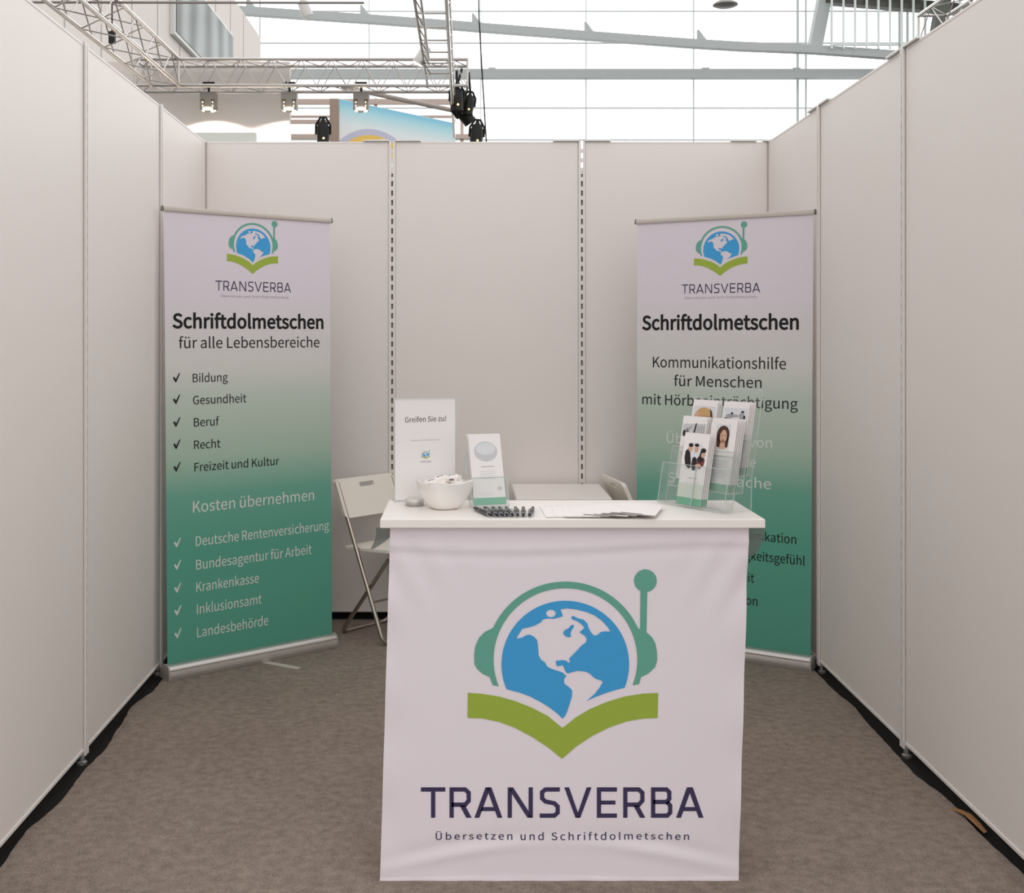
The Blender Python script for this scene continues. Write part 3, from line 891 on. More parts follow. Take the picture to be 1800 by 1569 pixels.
# ------------------------------------------------------------------ folding chairs and the table behind the counter
def chair(loc, ang, label):
    """Local frame: x forward, y to the sitter's left, origin on the floor below the seat."""
    t = thing('folding_chair', loc, label, 'chair', ang, 'white folding chairs behind the counter')
    hw = .185
    def fil(p, q, r_, rad=.05, n_=6):
        p, q, r_ = Vector(p), Vector(q), Vector(r_)
        a = q + (p - q).normalized() * rad
        b = q + (r_ - q).normalized() * rad
        return [a.lerp(q, i / n_).lerp(q.lerp(b, i / n_), i / n_) for i in range(n_ + 1)]
    # back frame: from the top of the backrest down and forward to the front foot
    xt, xf = -.17, .17
    pts = [Vector((xt, -hw, .77))] + fil((xt, -hw, .77), (xf, -hw, .011), (xf, hw, .011)) + fil((xf, -hw, .011), (xf, hw, .011), (xt, hw, .77)) + [Vector((xt, hw, .77))]
    mb = MB(); mb.tube(pts, .0105, 10)
    mb.build('back_frame', M_chrome, t, True)
    # seat frame: from the seat front down and back to the rear foot
    xs, xr = .17, -.17
    hi = hw - .026
    pts = [Vector((xs, -hi, .42))] + fil((xs, -hi, .42), (xr, -hi, .011), (xr, hi, .011)) + fil((xr, -hi, .011), (xr, hi, .011), (xs, hi, .42)) + [Vector((xs, hi, .42))]
    mb = MB(); mb.tube(pts, .0105, 10)
    mb.build('seat_frame', M_chrome, t, True)
    for pp_ in ([(-.028, -hw, .455), (-.028, hw, .455)], [(.083, -hw, .205), (.083, hw, .205)]):
        mb = MB(); mb.tube(pp_, .005, 8); mb.build('cross_rod', M_chrome, t, True)
    # seat panel, slightly dished, rounded corners
    def rr(x0, x1, y0, y1, r_, n_=5):
        o = []
        for cx_, cy_, a0 in ((x1 - r_, y1 - r_, 0), (x0 + r_, y1 - r_, 90), (x0 + r_, y0 + r_, 180), (x1 - r_, y0 + r_, 270)):
            for i in range(n_ + 1):
                a = R(a0 + 90 * i / n_)
                o.append((cx_ + r_ * math.cos(a), cy_ + r_ * math.sin(a)))
        return o
    mb = MB()
    hs = hw - .014
    pl = rr(-.145, .205, -hs, hs, .03)
    sl = lambda x: .452 + .055 * (x + .155) / .37 * .45
    mb.prism(pl, lambda p: (p[0], p[1], sl(p[0]) - .022), lambda p: (p[0], p[1], sl(p[0])))
    mb.build('seat', M_chair, t, bevel=.005)
    # backrest: a plate with a hand slot near its upper edge
    bm_ = MB()
    outer = rr(.60, .785, -hw - .018, hw + .018, .022, 5)
    xb = lambda z: xt + (.77 - z) * (xf - xt) / .76
    hole = rr(.738, .762, -.05, .05, .006, 5)
    vs_, fs_ = fill([[(p[1], p[0]) for p in outer], [(p[1], p[0]) for p in hole]])
    for off in (-.013, .009):
        bm_.add([(xb(v[1]) + off, v[0], v[1]) for v in vs_], fs_)
    for ring in (outer, hole):
        m_ = len(ring)
        bm_.add([(xb(p[0]) - .013, p[1], p[0]) for p in ring] + [(xb(p[0]) + .009, p[1], p[0]) for p in ring],
                [(i, (i + 1) % m_, m_ + (i + 1) % m_, m_ + i) for i in range(m_)])
    bm_.build('backrest', M_chair, t)
    return t
chair((-.395, 5.815, 0), math.atan2(-.67, .74), 'white folding chair with chrome legs between the left banner and the counter')
chair((.925, 5.865, 0), math.atan2(.14, .99), 'white folding chair mostly hidden behind the right banner')

tb = thing('side_table', (.475, 5.79, 0), 'low white table between the chairs, behind the counter', 'table')
mb = MB(); mb.box((0, 0, .715), (.46, .54, .03)); mb.build('tabletop', M_top, tb, bevel=.004)
for sx in (-1, 1):
    for sy in (-1, 1):
        mb = MB(); mb.tube([(sx * .20, sy * .23, 0), (sx * .20, sy * .23, .70)], .018, 12); mb.build('leg', M_alu, tb, True)

# ------------------------------------------------------------------ things on the counter
TOP = 1.0085
# sign in a clear L-stand
sg = thing('table_sign', (-.121, 3.482, TOP), 'clear stand with a white notice, upright behind the bowl', 'sign', R(12))
mb = MB()
mb.box((0, .006, .156), (.19, .003, .312)); mb.box((0, .026, .0015), (.19, .044, .003))
mb.build('clear_stand', M_clear, sg)
mb = MB()
for s in (-1, 1):
    mb.box((s * .0945, .001, .156), (.0012, .006, .312))
mb.box((0, .001, .312), (.19, .006, .0012))
mb.build('stand_edge', M_edge, sg)
mb = MB(); mb.box((0, .002, .158), (.186, .0008, .304)); sheet = mb.build('notice_sheet', M_paper, sg)
PS = lambda x, z: (x, .0013, z)
mb = MB(); text(mb, 'Greifen Sie zu!', -.062, .064, .240, .0155, PS, 0, .8, 0, .02); mb.build('lettering', M_print_black, sheet)
mb = MB(); text(mb, 'Übersetzen und Schriftdolmetschen', -.044, .044, .183, .0035, PS, 0, 0, 30, .02)
mb.build('lettering', M_grey_print, sheet)['label'] = 'tiny grey line of lettering'
mb = MB(); wordmark(mb, -.016, .018, .118, .0045, PS); mb.build('wordmark', M_grey_print, sheet)
mb = MB(); emblem(mb, .001, .128, .026, PS, {'blue': 0, 'green': 1, 'olive': 2}); mb.build('emblem', [M_blue, M_green, M_olive], sheet)

# bowl of wrapped sweets
mb = MB()
prof = [(.0005, 0), (.034, 0), (.042, .004), (.058, .026), (.068, .050), (.0735, .076), (.0715, .0775), (.066, .054), (.055, .030), (.040, .010), (.0005, .008)]
rings = []
SEG = 64
for r_, z in prof:
    ring = []
    for k in range(SEG):
        a = 2 * PI * k / SEG
        c, q = math.cos(a), math.sin(a)
        pw = 2 + 2.2 * min(1, z / .06) + .6
        f = (abs(c) ** pw + abs(q) ** pw) ** (-1 / pw)
        lift = 1 + .10 * (z / .077) ** 2 * (abs(math.sin(2 * a)) ** 2)
        ring.append((r_ * f * c * (.97), r_ * f * q * .97, z * lift))
    rings.append([Vector(p) for p in ring])
mb.rings(rings)
bowl = mb.build('bowl', M_ceramic, None, True, loc=(-.061, 3.345, TOP), rotz=R(31))
tag(bowl, 'white square bowl with rounded corners, full of wrapped sweets', 'bowl')
M_wrap = mat('white sweet wrapper', (250, 244, 240), .35)
M_wrapink = mat('wrapper grey print', (120, 110, 118), .5)
M_wrapyel = mat('wrapper yellow print', (222, 200, 110), .5)
SW = [(-.040, .006, .070, 20, 10, 'white wrapped sweet at the left rim of the bowl'), (-.006, -.024, .074, 70, -14, 'white wrapped sweet with a yellow mark at the front of the bowl'),
      (.024, .002, .086, -25, 12, 'white wrapped sweet on top of the heap in the bowl'), (.044, -.020, .068, 35, -18, 'white wrapped sweet with a dark end at the right of the bowl'),
      (-.012, .026, .080, 5, 16, 'white wrapped sweet at the back of the heap in the bowl'), (.030, .034, .068, 50, 8, 'white wrapped sweet low at the back right of the bowl'),
      (.0, .0, .042, 15, 5, 'white wrapped sweet buried in the middle of the bowl')]
for i, (x, y, z, rz, tl, lab) in enumerate(SW):
    mb = MB()
    hx, hy, hz = .019, .014, .011
    rr_ = []
    for fx, sc in ((-1.25, .75), (-1.0, .5), (-.8, .95), (-.3, 1.05), (.3, 1.05), (.8, .95), (1.0, .5), (1.25, .75)):
        ring = []
        for k in range(12):
            a = 2 * PI * k / 12
            c, q = math.cos(a), math.sin(a)
            f = (abs(c) ** 4 + abs(q) ** 4) ** -.25
            ring.append(Vector((fx * hx, hy * sc * f * c, hz * sc * f * q)))
        rr_.append(ring)
    mb.rings(rr_, 0)
    mb.box((.004, -.0, .0112), (.012, .004, .0012), 1); mb.box((-.006, -.003, .0112), (.006, .006, .0012), 2 if i == 1 else 1)
    mb.box((.003, -.0143, .001), (.014, .001, .005), 2 if i == 1 else 1)
    o = mb.build('wrapped_sweet', [M_wrap, M_wrapink, M_wrapyel], None, True)
    c, q = math.cos(R(31)), math.sin(R(31))
    o.location = (-.061 + x, 3.345 + y, TOP + z)
    o.rotation_euler = (R(tl), R(-tl * .6), R(rz))
    tag(o, lab, 'sweet', 'wrapped sweets in the white bowl')

# round tin
tn = thing('round_tin', (-.150, 3.405, TOP), 'small round silver tin on the counter behind the bowl', 'tin')
mb = MB(); mb.lathe([(.0005, 0), (.026, 0), (.0275, .002), (.0275, .012), (.0268, .0125)], 32); mb.build('tin_body', mat('silver tin', (196, 194, 190), .3, .8), tn, True)
mb = MB(); mb.lathe([(.0285, .012), (.0285, .019), (.027, .0205), (.0005, .0205)], 32); mb.build('lid', mat('pale tin lid', (222, 222, 216), .35, .4), tn, True)

# leaflets: 99 x 210 mm
def leaflet(name, loc, ang, tilt, label, pic, group, band=True, flat=False, thick=.0008, w=.099, h=.21):
    """pic: list of (material, polygon in sheet coordinates x 0..w, z 0..h)."""
    mb = MB()
    mb.box((w / 2, thick / 2, h / 2), (w, thick, h))
    o = mb.build(name, M_paper)
    if pic:
        ms, pb = [], MB()
        for k, (m, polys) in enumerate(pic):
            if m not in ms:
                ms.append(m)
            for q in polys:
                v_, f_ = fill([q])
                pb.add([(x, -.0003 - .0001 * k, z) for x, z in v_], f_, ms.index(m))
        pb.build('printed_picture', ms, o)
    if band:
        gb = MB(); gb.add([(0, -.0003, 0), (w, -.0003, 0), (w, -.0003, .021), (0, -.0003, .021)], [(0, 1, 2, 3)])
        gb.build('printed_band', M_mint, o)['label'] = 'mint green band'
    o.location = loc
    o.rotation_euler = (-tilt, 0, ang)
    tag(o, label, 'leaflet', group)
    return o
def oval(cx, cz, rx, rz, n_=28, a0=0, a1=360):
    return [(cx + rx * math.cos(R(a0 + (a1 - a0) * i / n_)), cz + rz * math.sin(R(a0 + (a1 - a0) * i / n_))) for i in range(n_ if a1 - a0 >= 360 else n_ + 1)]
def line(x0, x1, z, t=.0016):
    return [(x0, z), (x1, z), (x1, z + t), (x0, z + t)]
def rows(x0, x1, z, n_, dz=.006, t=.0016):
    return [line(x0, x1 - (.006 if i % 3 == 2 else 0), z - i * dz, t) for i in range(n_)]
M_g1 = mat('pale grey print', (206, 206, 208), .6)
M_g2 = mat('light grey print', (224, 226, 230), .6)
M_g3 = mat('mid grey print', (168, 164, 166), .6)
M_dark = mat('dark suit print', (38, 30, 30), .6)
M_skin = mat('skin tone print', (214, 170, 146), .6)
M_hair = mat('brown hair print', (78, 50, 38), .6)
M_blond = mat('blond hair print', (206, 166, 116), .6)
M_red = mat('dark red print', (120, 50, 56), .6)
M_lilac = mat('pale lilac print', (214, 206, 218), .6)

PIC_OVAL = [(M_g1, [oval(.05, .158, .036, .030)]), (M_g2, [oval(.05, .166, .030, .018)]), (M_g3, [line(.032, .072, .112)]), (M_g2, rows(.026, .076, .098, 3)),
            (M_g1, [line(.03, .07, .078), oval(.083, .047, .007, .006, 14)]), (M_g2, rows(.016, .06, .034, 2))]
PIC_TEAM = [(M_g2, [oval(.052, .138, .036, .036)]),
            (M_dark, [[(.018, .150), (.026, .156), (.034, .148), (.040, .126), (.042, .110), (.034, .106), (.022, .116), (.017, .132)],
                      [(.044, .134), (.052, .138), (.060, .132), (.062, .116), (.056, .103), (.048, .104), (.043, .116)],
                      [(.060, .134), (.070, .146), (.080, .142), (.086, .128), (.070, .116), (.062, .122)]]),
            (M_red, [[(.062, .128), (.072, .124), (.086, .134), (.084, .118), (.070, .108), (.060, .114)]]),
            (M_skin, [oval(.034, .158, .007, .009), oval(.054, .158, .007, .010), oval(.078, .146, .007, .009), oval(.066, .116, .010, .005)]),
            (M_dark, [oval(.034, .166, .008, .005), oval(.054, .167, .008, .004), oval(.078, .155, .009, .006), [(.070, .156), (.074, .150), (.070, .136), (.066, .140)]]),
            (M_g3, [line(.034, .070, .078)]), (M_g2, rows(.024, .082, .066, 2)),
            (mat('pale green print', (216, 224, 214), .6), [[(0.0, .021), (.099, .021), (.099, .062), (0.0, .062)]])]
PIC_TEAM = [(m, [[(.051 + (x - .052) * 1.17, .140 + (z - .136) * 1.17) for x, z in g] for g in ps] if i < 5 else ps) for i, (m, ps) in enumerate(PIC_TEAM)]
PIC_WOMAN = [(M_g2, [[(.022, .120), (.076, .120), (.076, .194), (.022, .194)]]),
             (M_hair, [oval(.050, .164, .024, .026), [(.026, .164), (.030, .128), (.044, .124), (.056, .124), (.072, .128), (.074, .164)]]),
             (M_skin, [oval(.052, .158, .013, .020), [(.044, .146), (.060, .146), (.064, .122), (.040, .122)]]),
             (M_hair, [[(.036, .178), (.050, .180), (.040, .166), (.037, .150)], oval(.047, .161, .0022, .0014, 10), oval(.058, .161, .0022, .0014, 10)]),
             (M_red, [oval(.0525, .148, .004, .0014, 10)]),
             (M_g3, [line(.018, .072, .100)]), (M_lilac, rows(.018, .080, .088, 9))]
PIC_DESK = [(M_g1, [[(.004, .150), (.095, .150), (.095, .190), (.004, .186)]]), (M_dark, [[(.046, .150), (.054, .150), (.059, .190), (.054, .190)], oval(.012, .158, .006, .010), oval(.024, .168, .006, .006)]),
            (M_g3, [[(.02, .170), (.04, .182), (.042, .178), (.024, .164)]] + [line(.062 + .008 * i, .065 + .008 * i, .158, .026) for i in range(4)]), (M_lilac, rows(.012, .086, .13, 8))]
PIC_BLOND = [(M_g2, [[(.006, .140), (.093, .140), (.093, .192), (.006, .192)]]), (M_blond, [oval(.048, .160, .034, .028, 20, 0, 180), [(.016, .140), (.082, .140), (.082, .162), (.016, .162)]]),
             (M_skin, [oval(.022, .158, .012, .016)]), (M_hair, [[(.070, .186), (.080, .176), (.088, .150), (.082, .144), (.076, .160)]]), (M_lilac, rows(.012, .086, .12, 7))]
PIC_HANDS = [(M_g2, [[(.004, .146), (.095, .146), (.095, .192), (.004, .192)]]), (M_g3, [oval(.026, .166, .012, .008), [(.032, .174), (.062, .172), (.062, .166), (.034, .164)], oval(.074, .170, .010, .011)]),
             (M_dark, [oval(.014, .160, .006, .003, 12), oval(.036, .176, .005, .003, 12), oval(.076, .182, .006, .003, 12), oval(.084, .166, .004, .006, 12)]), (M_lilac, rows(.012, .086, .13, 8))]

# small clear holder with one pocket, left of the middle
AH = R(17)
T1 = R(17)
h1 = thing('leaflet_holder', (.022, 3.342, TOP), 'small clear holder with one stack of leaflets beside the bowl', 'leaflet holder', AH)
def slab(mb, pts, th=.0022):
    """pts: outline in 3-D, thickened along its normal"""
    v = [Vector(p) for p in pts]
    n_ = (v[1] - v[0]).cross(v[2] - v[0]).normalized() * th
    k = len(v)
    mb.add(v + [p + n_ for p in v], [tuple(range(k))[::-1], tuple(range(k, 2 * k))] + [(i, (i + 1) % k, k + (i + 1) % k, k + i) for i in range(k)])
def back(z, y=0, t=T1):
    return y + z * math.tan(t)
mb, eb = MB(), MB()
w_ = .112
slab(mb, [(0, back(0), 0), (w_, back(0), 0), (w_, back(.085), .085), (0, back(.085), .085)])                       # front lip
slab(mb, [(0, back(0, .03), 0), (w_, back(0, .03), 0), (w_, back(.15, .03), .15), (0, back(.15, .03), .15)])         # back plate
slab(mb, [(0, 0, .004), (w_, 0, .004), (w_, .03, .004), (0, .03, .004)])
for x in (0, w_ - .002):
    slab(mb, [(x, 0, 0), (x, .03, 0), (x, back(.085, .03), .085), (x, back(.085), .085)])
slab(mb, [(0, back(.15, .03), .15), (w_, back(.15, .03), .15), (w_, .125, .002), (0, .125, .002)])                   # rear strut
mb.build('clear_body', M_clear, h1)
for x in (0, w_):
    eb.tube([(x, 0, 0.001), (x, back(.085), .085)], .0014, 6); eb.tube([(x, back(.0, .03), .001), (x, back(.15, .03), .15)], .0014, 6); eb.tube([(x, back(.15, .03), .15), (x, .125, .002)], .0014, 6)
eb.tube([(0, back(.085), .085), (w_, back(.085), .085)], .0012, 6); eb.tube([(0, back(.15, .03), .15), (w_, back(.15, .03), .15)], .0012, 6)
eb.build('polished_edge', M_edge, h1, True)
def place(o0, ang, x, y, z):
    c, q = math.cos(ang), math.sin(ang)
    return (o0[0] + c * x - q * y, o0[1] + q * x + c * y, o0[2] + z)
O1 = (.022, 3.342, TOP)
for k in range(4):
    leaflet('leaflet', place(O1, AH, .0055, .0045 + .005 * k, .0075), AH, T1,
            'upright leaflet with a grey oval picture, first in the small holder' if k == 0 else 'plain white leaflet stacked behind the oval-picture leaflet',
            PIC_OVAL if k == 0 else None, 'leaflets in the small holder', k == 0)

# big clear rack: three tiers, two columns
A2 = R(-55)
T2 = R(11)
O2 = (.574, 3.45, TOP)
h2 = thing('leaflet_rack', O2, 'tall clear three-tier leaflet rack at the right end of the counter', 'leaflet rack', A2)
W_ = .262
mb, eb = MB(), MB()
TV, TZ_ = (.004, .046, .088), (.004, .050, .098)
for i in range(3):
    y0, z0 = TV[i], TZ_[i]
    yb_ = y0 + .034
    lip = .118
    B = lambda z, y: y + (z - z0) * math.tan(T2)
    slab(mb, [(0, y0, z0), (W_, y0, z0), (W_, B(z0 + lip, y0), z0 + lip), (0, B(z0 + lip, y0), z0 + lip)])
    bt = .15 if i < 2 else .245
    slab(mb, [(0, yb_, z0), (W_, yb_, z0), (W_, B(z0 + bt, yb_), z0 + bt), (0, B(z0 + bt, yb_), z0 + bt)])
    slab(mb, [(0, y0, z0), (W_, y0, z0), (W_, yb_, z0), (0, yb_, z0)])
    for x in (0, W_ / 2 + .004, W_):
        slab(mb, [(x, y0, z0), (x, yb_, z0), (x, B(z0 + lip, yb_), z0 + lip), (x, B(z0 + lip, y0), z0 + lip)], .002)
        eb.tube([(x, y0, z0), (x, B(z0 + lip, y0), z0 + lip)], .0014, 6)
    for x in (0, W_):
        eb.tube([(x, yb_, z0), (x, B(z0 + bt, yb_), z0 + bt)], .0013, 6)
    eb.tube([(0, B(z0 + lip, y0), z0 + lip), (W_, B(z0 + lip, y0), z0 + lip)], .0011, 6)
    eb.tube([(0, B(z0 + bt, yb_), z0 + bt), (W_, B(z0 + bt, yb_), z0 + bt)], .0011, 6)
    eb.tube([(0, y0, z0), (W_, y0, z0)], .0013, 6)
for x in (0, W_):
    slab(mb, [(x, .0, .0), (x, .118, .0), (x, .122, .098), (x, .045, .045)], .0022)
    eb.tube([(x, .118, 0.001), (x, .122, .098), (x, .168, .33)], .0012, 6)
mb.build('clear_body', M_clear, h2)
eb.build('polished_edge', M_edge, h2, True)
SETS = [(0, .072, PIC_TEAM, 'leaflet with three people in a round photo, front tier of the rack', 4, 'plain leaflet stacked behind the round-photo leaflet in the rack'),
        (1, .024, PIC_DESK, 'leaflet with a grey desk photo, left pocket of the middle tier', 3, 'plain leaflet stacked behind the desk-photo leaflet in the rack'),
        (1, .140, PIC_WOMAN, 'leaflet with a portrait of a long-haired woman, middle tier of the rack', 5, 'plain leaflet stacked behind the portrait leaflet in the rack'),
        (2, .026, PIC_BLOND, 'leaflet with a blond head of hair, top tier of the rack', 3, 'plain leaflet stacked behind the blond-hair leaflet in the rack'),
        (2, .148, PIC_HANDS, 'leaflet with a photo of hands, right pocket of the top tier', 4, 'plain leaflet stacked behind the hands-photo leaflet in the rack')]
for tier, x, pic, lab, n_, lab2 in SETS:
    for k in range(n_):
        leaflet('leaflet', place(O2, A2, x + .0022 * k, TV[tier] + .0042 + .0055 * k, TZ_[tier] + .0035), A2, T2, lab if k == 0 else lab2, pic if k == 0 else None, 'leaflets in the clear rack', True)

# pens, their clips toward the front edge
PENS = [(862, 832, 'black ballpoint pen lying most slanted, at the left end of the row'), (873, 851, 'black ballpoint pen, second from the bowl in the row'),
        (882, 865, 'black ballpoint pen, third from the bowl in the row'), (891, 877, 'black ballpoint pen in the middle of the row, fourth from the bowl'),
        (901, 889, 'black ballpoint pen in the middle of the row, fifth from the bowl'), (910, 906, 'black ballpoint pen, third from the fanned leaflets'),
        (920, 920, 'black ballpoint pen lying straight, second from the fanned leaflets'), (931, 937, 'black ballpoint pen tilted right, beside the fanned leaflets')]
pen0 = thing('ballpoint_pen', (0, 0, 0), 'pen', 'pen', 0, 'black pens in a row on the counter')
# local frame: clicker end at the origin, tip along +y
Ry = Matrix.Rotation(R(-90), 4, 'X')
mb = MB(); mb.lathe([(.0042, .010), (.0060, .012), (.0063, .06), (.0058, .085)], 16, 0, Ry); mb.lathe([(.0056, .084), (.0060, .088), (.0052, .125), (.0023, .14)], 16, 0, Ry)
mb.build('barrel', M_pen, pen0, True)
for pr_ in ([(.0064, .083), (.0064, .087)], [(.0065, .010), (.0065, .014)], [(.0024, .14), (.0009, .147)]):
    mb = MB(); mb.lathe(pr_, 16, 0, Ry); mb.build('trim_ring', M_pensilver, pen0, True)
mb = MB(); mb.lathe([(.0033, -.004), (.0037, -.003), (.0037, .011)], 14, 0, Ry); mb.build('push_button', M_pen, pen0, True)
mb = MB(); mb.tube([(.0030, .014, .0062), (.0042, .002, .0115), (.0042, .045, .0100), (.0025, .05, .0085), (-.0025, .05, .0085), (-.0042, .045, .0100), (-.0042, .002, .0115), (-.0030, .014, .0062)], .0010, 6)
mb.build('clip', M_pensilver, pen0, True)
for i, (pn, pf, lab) in enumerate(PENS):
    o = pen0 if i == 0 else copy_tree(pen0)
    d0 = 3.178
    a = Vector(((pn - HX) * d0 / FPX, d0, 0)); b = Vector(((pf - HX) * 3.315 / FPX, 3.315, 0))
    dv = (b - a)
    o.location = (a.x, a.y, TOP + .0067 + (.0 if i % 2 == 0 else .0))
    o.rotation_euler = (R(-.0), 0, math.atan2(-dv.x, dv.y))
    tag(o, lab, 'pen', 'black pens in a row on the counter')

# fan of leaflets lying on the counter
M_wedge_shade = mat('painted wedge shadow', (96, 78, 70), .6)
FAN = 9
for k in range(FAN):
    t = k / (FAN - 1)
    mb = MB()
    w_, h_ = .099, .208
    mb.box((w_ / 2, h_ / 2, .0006), (w_, h_, .0012))
    o = mb.build('leaflet', M_paper)
    pb = MB()
    if k >= 4:  # dark wedge: shadow gap under the lifted sheets, painted on the near edge
        pb.add([(.004, .001, .0016), (.07, .001, .0016), (.06, .009, .0016), (.004, .012, .0016)], [(0, 1, 2, 3)], 0)
    else:
        pb.add([(.012, .19, .0016), (.06, .19, .0016), (.06, .192, .0016), (.012, .192, .0016)], [(0, 1, 2, 3)], 1)
    pb.build('print_shade_strip', [M_wedge_shade, M_g3], o)
    lift = R(0.5 + 2.2 * max(0, t - .45) / .55)           # the later sheets curl up a little at their left corner
    o.location = (.222 + .200 * t, 3.172 - .010 * t + .006 * math.sin(k * 2.1), TOP + .0003 + .0013 * k + .099 * math.sin(lift))
    o.rotation_euler = (R(-.25 * k / 8), lift, R(1 - 17 * t))
    names = ['bottom', 'second', 'third', 'fourth', 'fifth', 'sixth', 'seventh', 'eighth', 'topmost']
    tag(o, 'white leaflet lying in the fan on the counter, %s' % ('leftmost and lowest' if k == 0 else 'rightmost and topmost' if k == FAN - 1 else names[k] + ' counted from the pens'), 'leaflet', 'white leaflets fanned out on the counter')

# ------------------------------------------------------------------ the hall beyond: glass front
YF = 31.0
fac = thing('window_1', (0, YF, 0), 'tall glazed hall front with thin grey mullions behind the booth', 'window', kind='structure')
mb = MB(); mb.box((3, .06, 6), (30, .02, 12)); mb.build('glass_pane', M_glass, fac)
for px in (79, 268, 457, 649, 845, 1030, 1219, 1402, 1595, 1785):
    x = at(px, 0, YF).x
    mb = MB(); mb.box((x, 0, 6), (.026 if px not in (1402, 1595) else .06, .06, 12))
    if px in (1402, 1595):
        mb.box((x + .22 * (1 if px == 1402 else -1), 0, 6), (.04, .06, 12))
    mb.build('mullion', M_mullion, fac)
for py in (20, 76, 133, 190, 246, 303, 360, 416, 473, 530):
    z = at(0, py, YF).z
    mb = MB(); mb.box((3, -.01, z), (30, .05, .03))
    mb.build('transom', M_mullion, fac)
# horizontal steel beam and the long arched one
bm1 = thing('facade_beam', (0, YF - .3, 0), 'level grey steel beam across the glass front', 'beam', kind='structure')
z = at(0, 130.5, YF - .3).z
mb = MB(); mb.box((3.5, 0, z), (30, .25, .235)); mb.build('beam_body', M_steel, bm1)
mb = MB()
for px in (865, 1240, 1400):
    mb.box((at(px, 0, YF - .3).x, 0, z + .14), (.2, .12, .06))
mb.build('bracket', M_steel, bm1)
bm2 = thing('ceiling_beam', (0, 0, 0), 'long sagging grey steel beam sloping across the glass front', 'beam', kind='structure')
arc = [(300, 10), (420, 19), (540, 27), (649, 34), (785, 44), (860, 50), (1030, 63), (1217, 77), (1300, 82), (1425, 87), (1570, 97), (1700, 106)]
mb = MB()
YA = 30.2
rings = []
for x, y in arc:
    p = at(x, y, YA)
    rings.append([p + Vector((0, -.12, -.105)), p + Vector((0, .12, -.105)), p + Vector((0, .12, .105)), p + Vector((0, -.12, .105))])
mb.rings(rings)
mb.build('beam_body', M_steel, bm2)
for px, py in ((440, 14), (640, 27), (836, 42), (1034, 57), (1232, 71)):
    p = at(px, py, YA)
    mb = MB()
    mb.prism([(-.1, -.05), (.2, -.05), (.1, .06), (-.06, .27), (-.1, .27)], lambda q: p + Vector((q[0], -.05, q[1])), lambda q: p + Vector((q[0], .05, q[1])))
    mb.build('bracket', M_steel, bm2)
# lean-to glazing with close bars and its roof edge at the upper right
w2_ = thing('window_2', (0, 30, 0), 'close-barred glazing under the roof edge at the upper right', 'window', kind='structure')
za, zb_ = at(0, 86, 30).z, at(0, -40, 30).z
mb = MB(); mb.box(((at(1455, 0, 30).x + at(1790, 0, 30).x) / 2, .1, (za + zb_) / 2), (at(1790, 0, 30).x - at(1455, 0, 30).x, .015, zb_ - za)); mb.build('glass_pane', M_glass, w2_)
for i in range(16):
    x = at(1462 + 20.5 * i, 0, 30).x
    mb = MB(); mb.box((x, 0, (za + zb_) / 2), (.045, .06, zb_ - za)); mb.build('glazing_bar', mat('white glazing bar', (236, 244, 242), .5), w2_)
mb = MB(); mb.bar(at(1460, 79, 30) - Vector((0, 30, 0)), at(1640, 79, 30) - Vector((0, 30, 0)), .04, .03); mb.build('transom', M_steel, w2_)
rf = MB()
a, b = at(1450, -2, 30.3), at(1800, 26, 30.3)
rf.bar(a, b, .3, .26)
rf.bar(a + Vector((0, -1.5, .6)), b + Vector((0, -1.5, .6)), .3, .3)
tag(rf.build('ceiling', mat('dark roof edge', (84, 78, 74), .7)), 'dark roof edge above the barred glazing at the upper right', 'roof', kind='structure')
cl = MB(); cl.bar(at(1460, -60, 30.35), at(1432, 84, 30.35), .32, .32)
tag(cl.build('column', M_steel), 'leaning grey steel column standing on the sloping beam', 'column', kind='structure')
cl = MB(); cl.bar(at(1662, -20, 29.6), at(1642, 90, 29.6), .3, .3)
tag(cl.build('column', mat('dark green grey steel', (96, 100, 92), .6)), 'darker steel column seen over the right booth wall', 'column', kind='structure')

# ------------------------------------------------------------------ pale walls of the neighbouring stands
big = thing('wall_hall', (-4.5, 0, 0), 'tall pale panelled hall wall at the upper left', 'wall', kind='structure')
mb = MB(); mb.box((-.15, 17.6, 4.03), (.3, 15.2, 8.06)); mb.build('wall_body', M_hallwhite, big)
for y in (11.6, 12.9, 14.2, 15.5, 16.8, 18.1, 19.4, 20.7, 22.0, 23.3):
    mb = MB(); mb.box((.003, y, 4.03), (.006, .03, 8.0)); mb.build('panel_joint', mat('joint shade', (186, 178, 172), .7), big)
ws = thing('wall_screen', (-4.5, 19.7, 6.1), 'large dark glossy screen high on the tall pale wall', 'screen')
mb = MB(); mb.box((.04, 0, .57), (.08, 4.4, 1.14)); mb.build('screen_frame', mat('pale screen frame', (222, 224, 220), .5), ws, bevel=.01)
M_screen = bpy.data.materials.new('dark glossy screen')
M_screen.use_nodes = True
_t = M_screen.node_tree
_b = _t.nodes['Principled BSDF']
_co = _t.nodes.new('ShaderNodeTexCoord'); _wv = _t.nodes.new('ShaderNodeTexWave'); _wv.inputs['Scale'].default_value = .32; _wv.inputs['Distortion'].default_value = 2.2; _wv.bands_direction = 'Y'
_rp = _t.nodes.new('ShaderNodeValToRGB'); _rp.color_ramp.elements[0].color = lin((52, 54, 52)); _rp.color_ramp.elements[1].color = lin((148, 156, 156))  # light and dark bands painted as the hall's reflection in the glass
_t.links.new(_co.outputs['Object'], _wv.inputs['Vector']); _t.links.new(_wv.outputs['Fac'], _rp.inputs[0]); _t.links.new(_rp.outputs[0], _b.inputs['Base Color'])
_b.inputs['Roughness'].default_value = .35
_b.inputs['Specular IOR Level'].default_value = .2
_wv.inputs['Detail'].default_value = 1.0
mb = MB(); mb.box((.085, 0, .57), (.012, 4.28, 1.02)); mb.build('screen_glass', M_screen, ws)
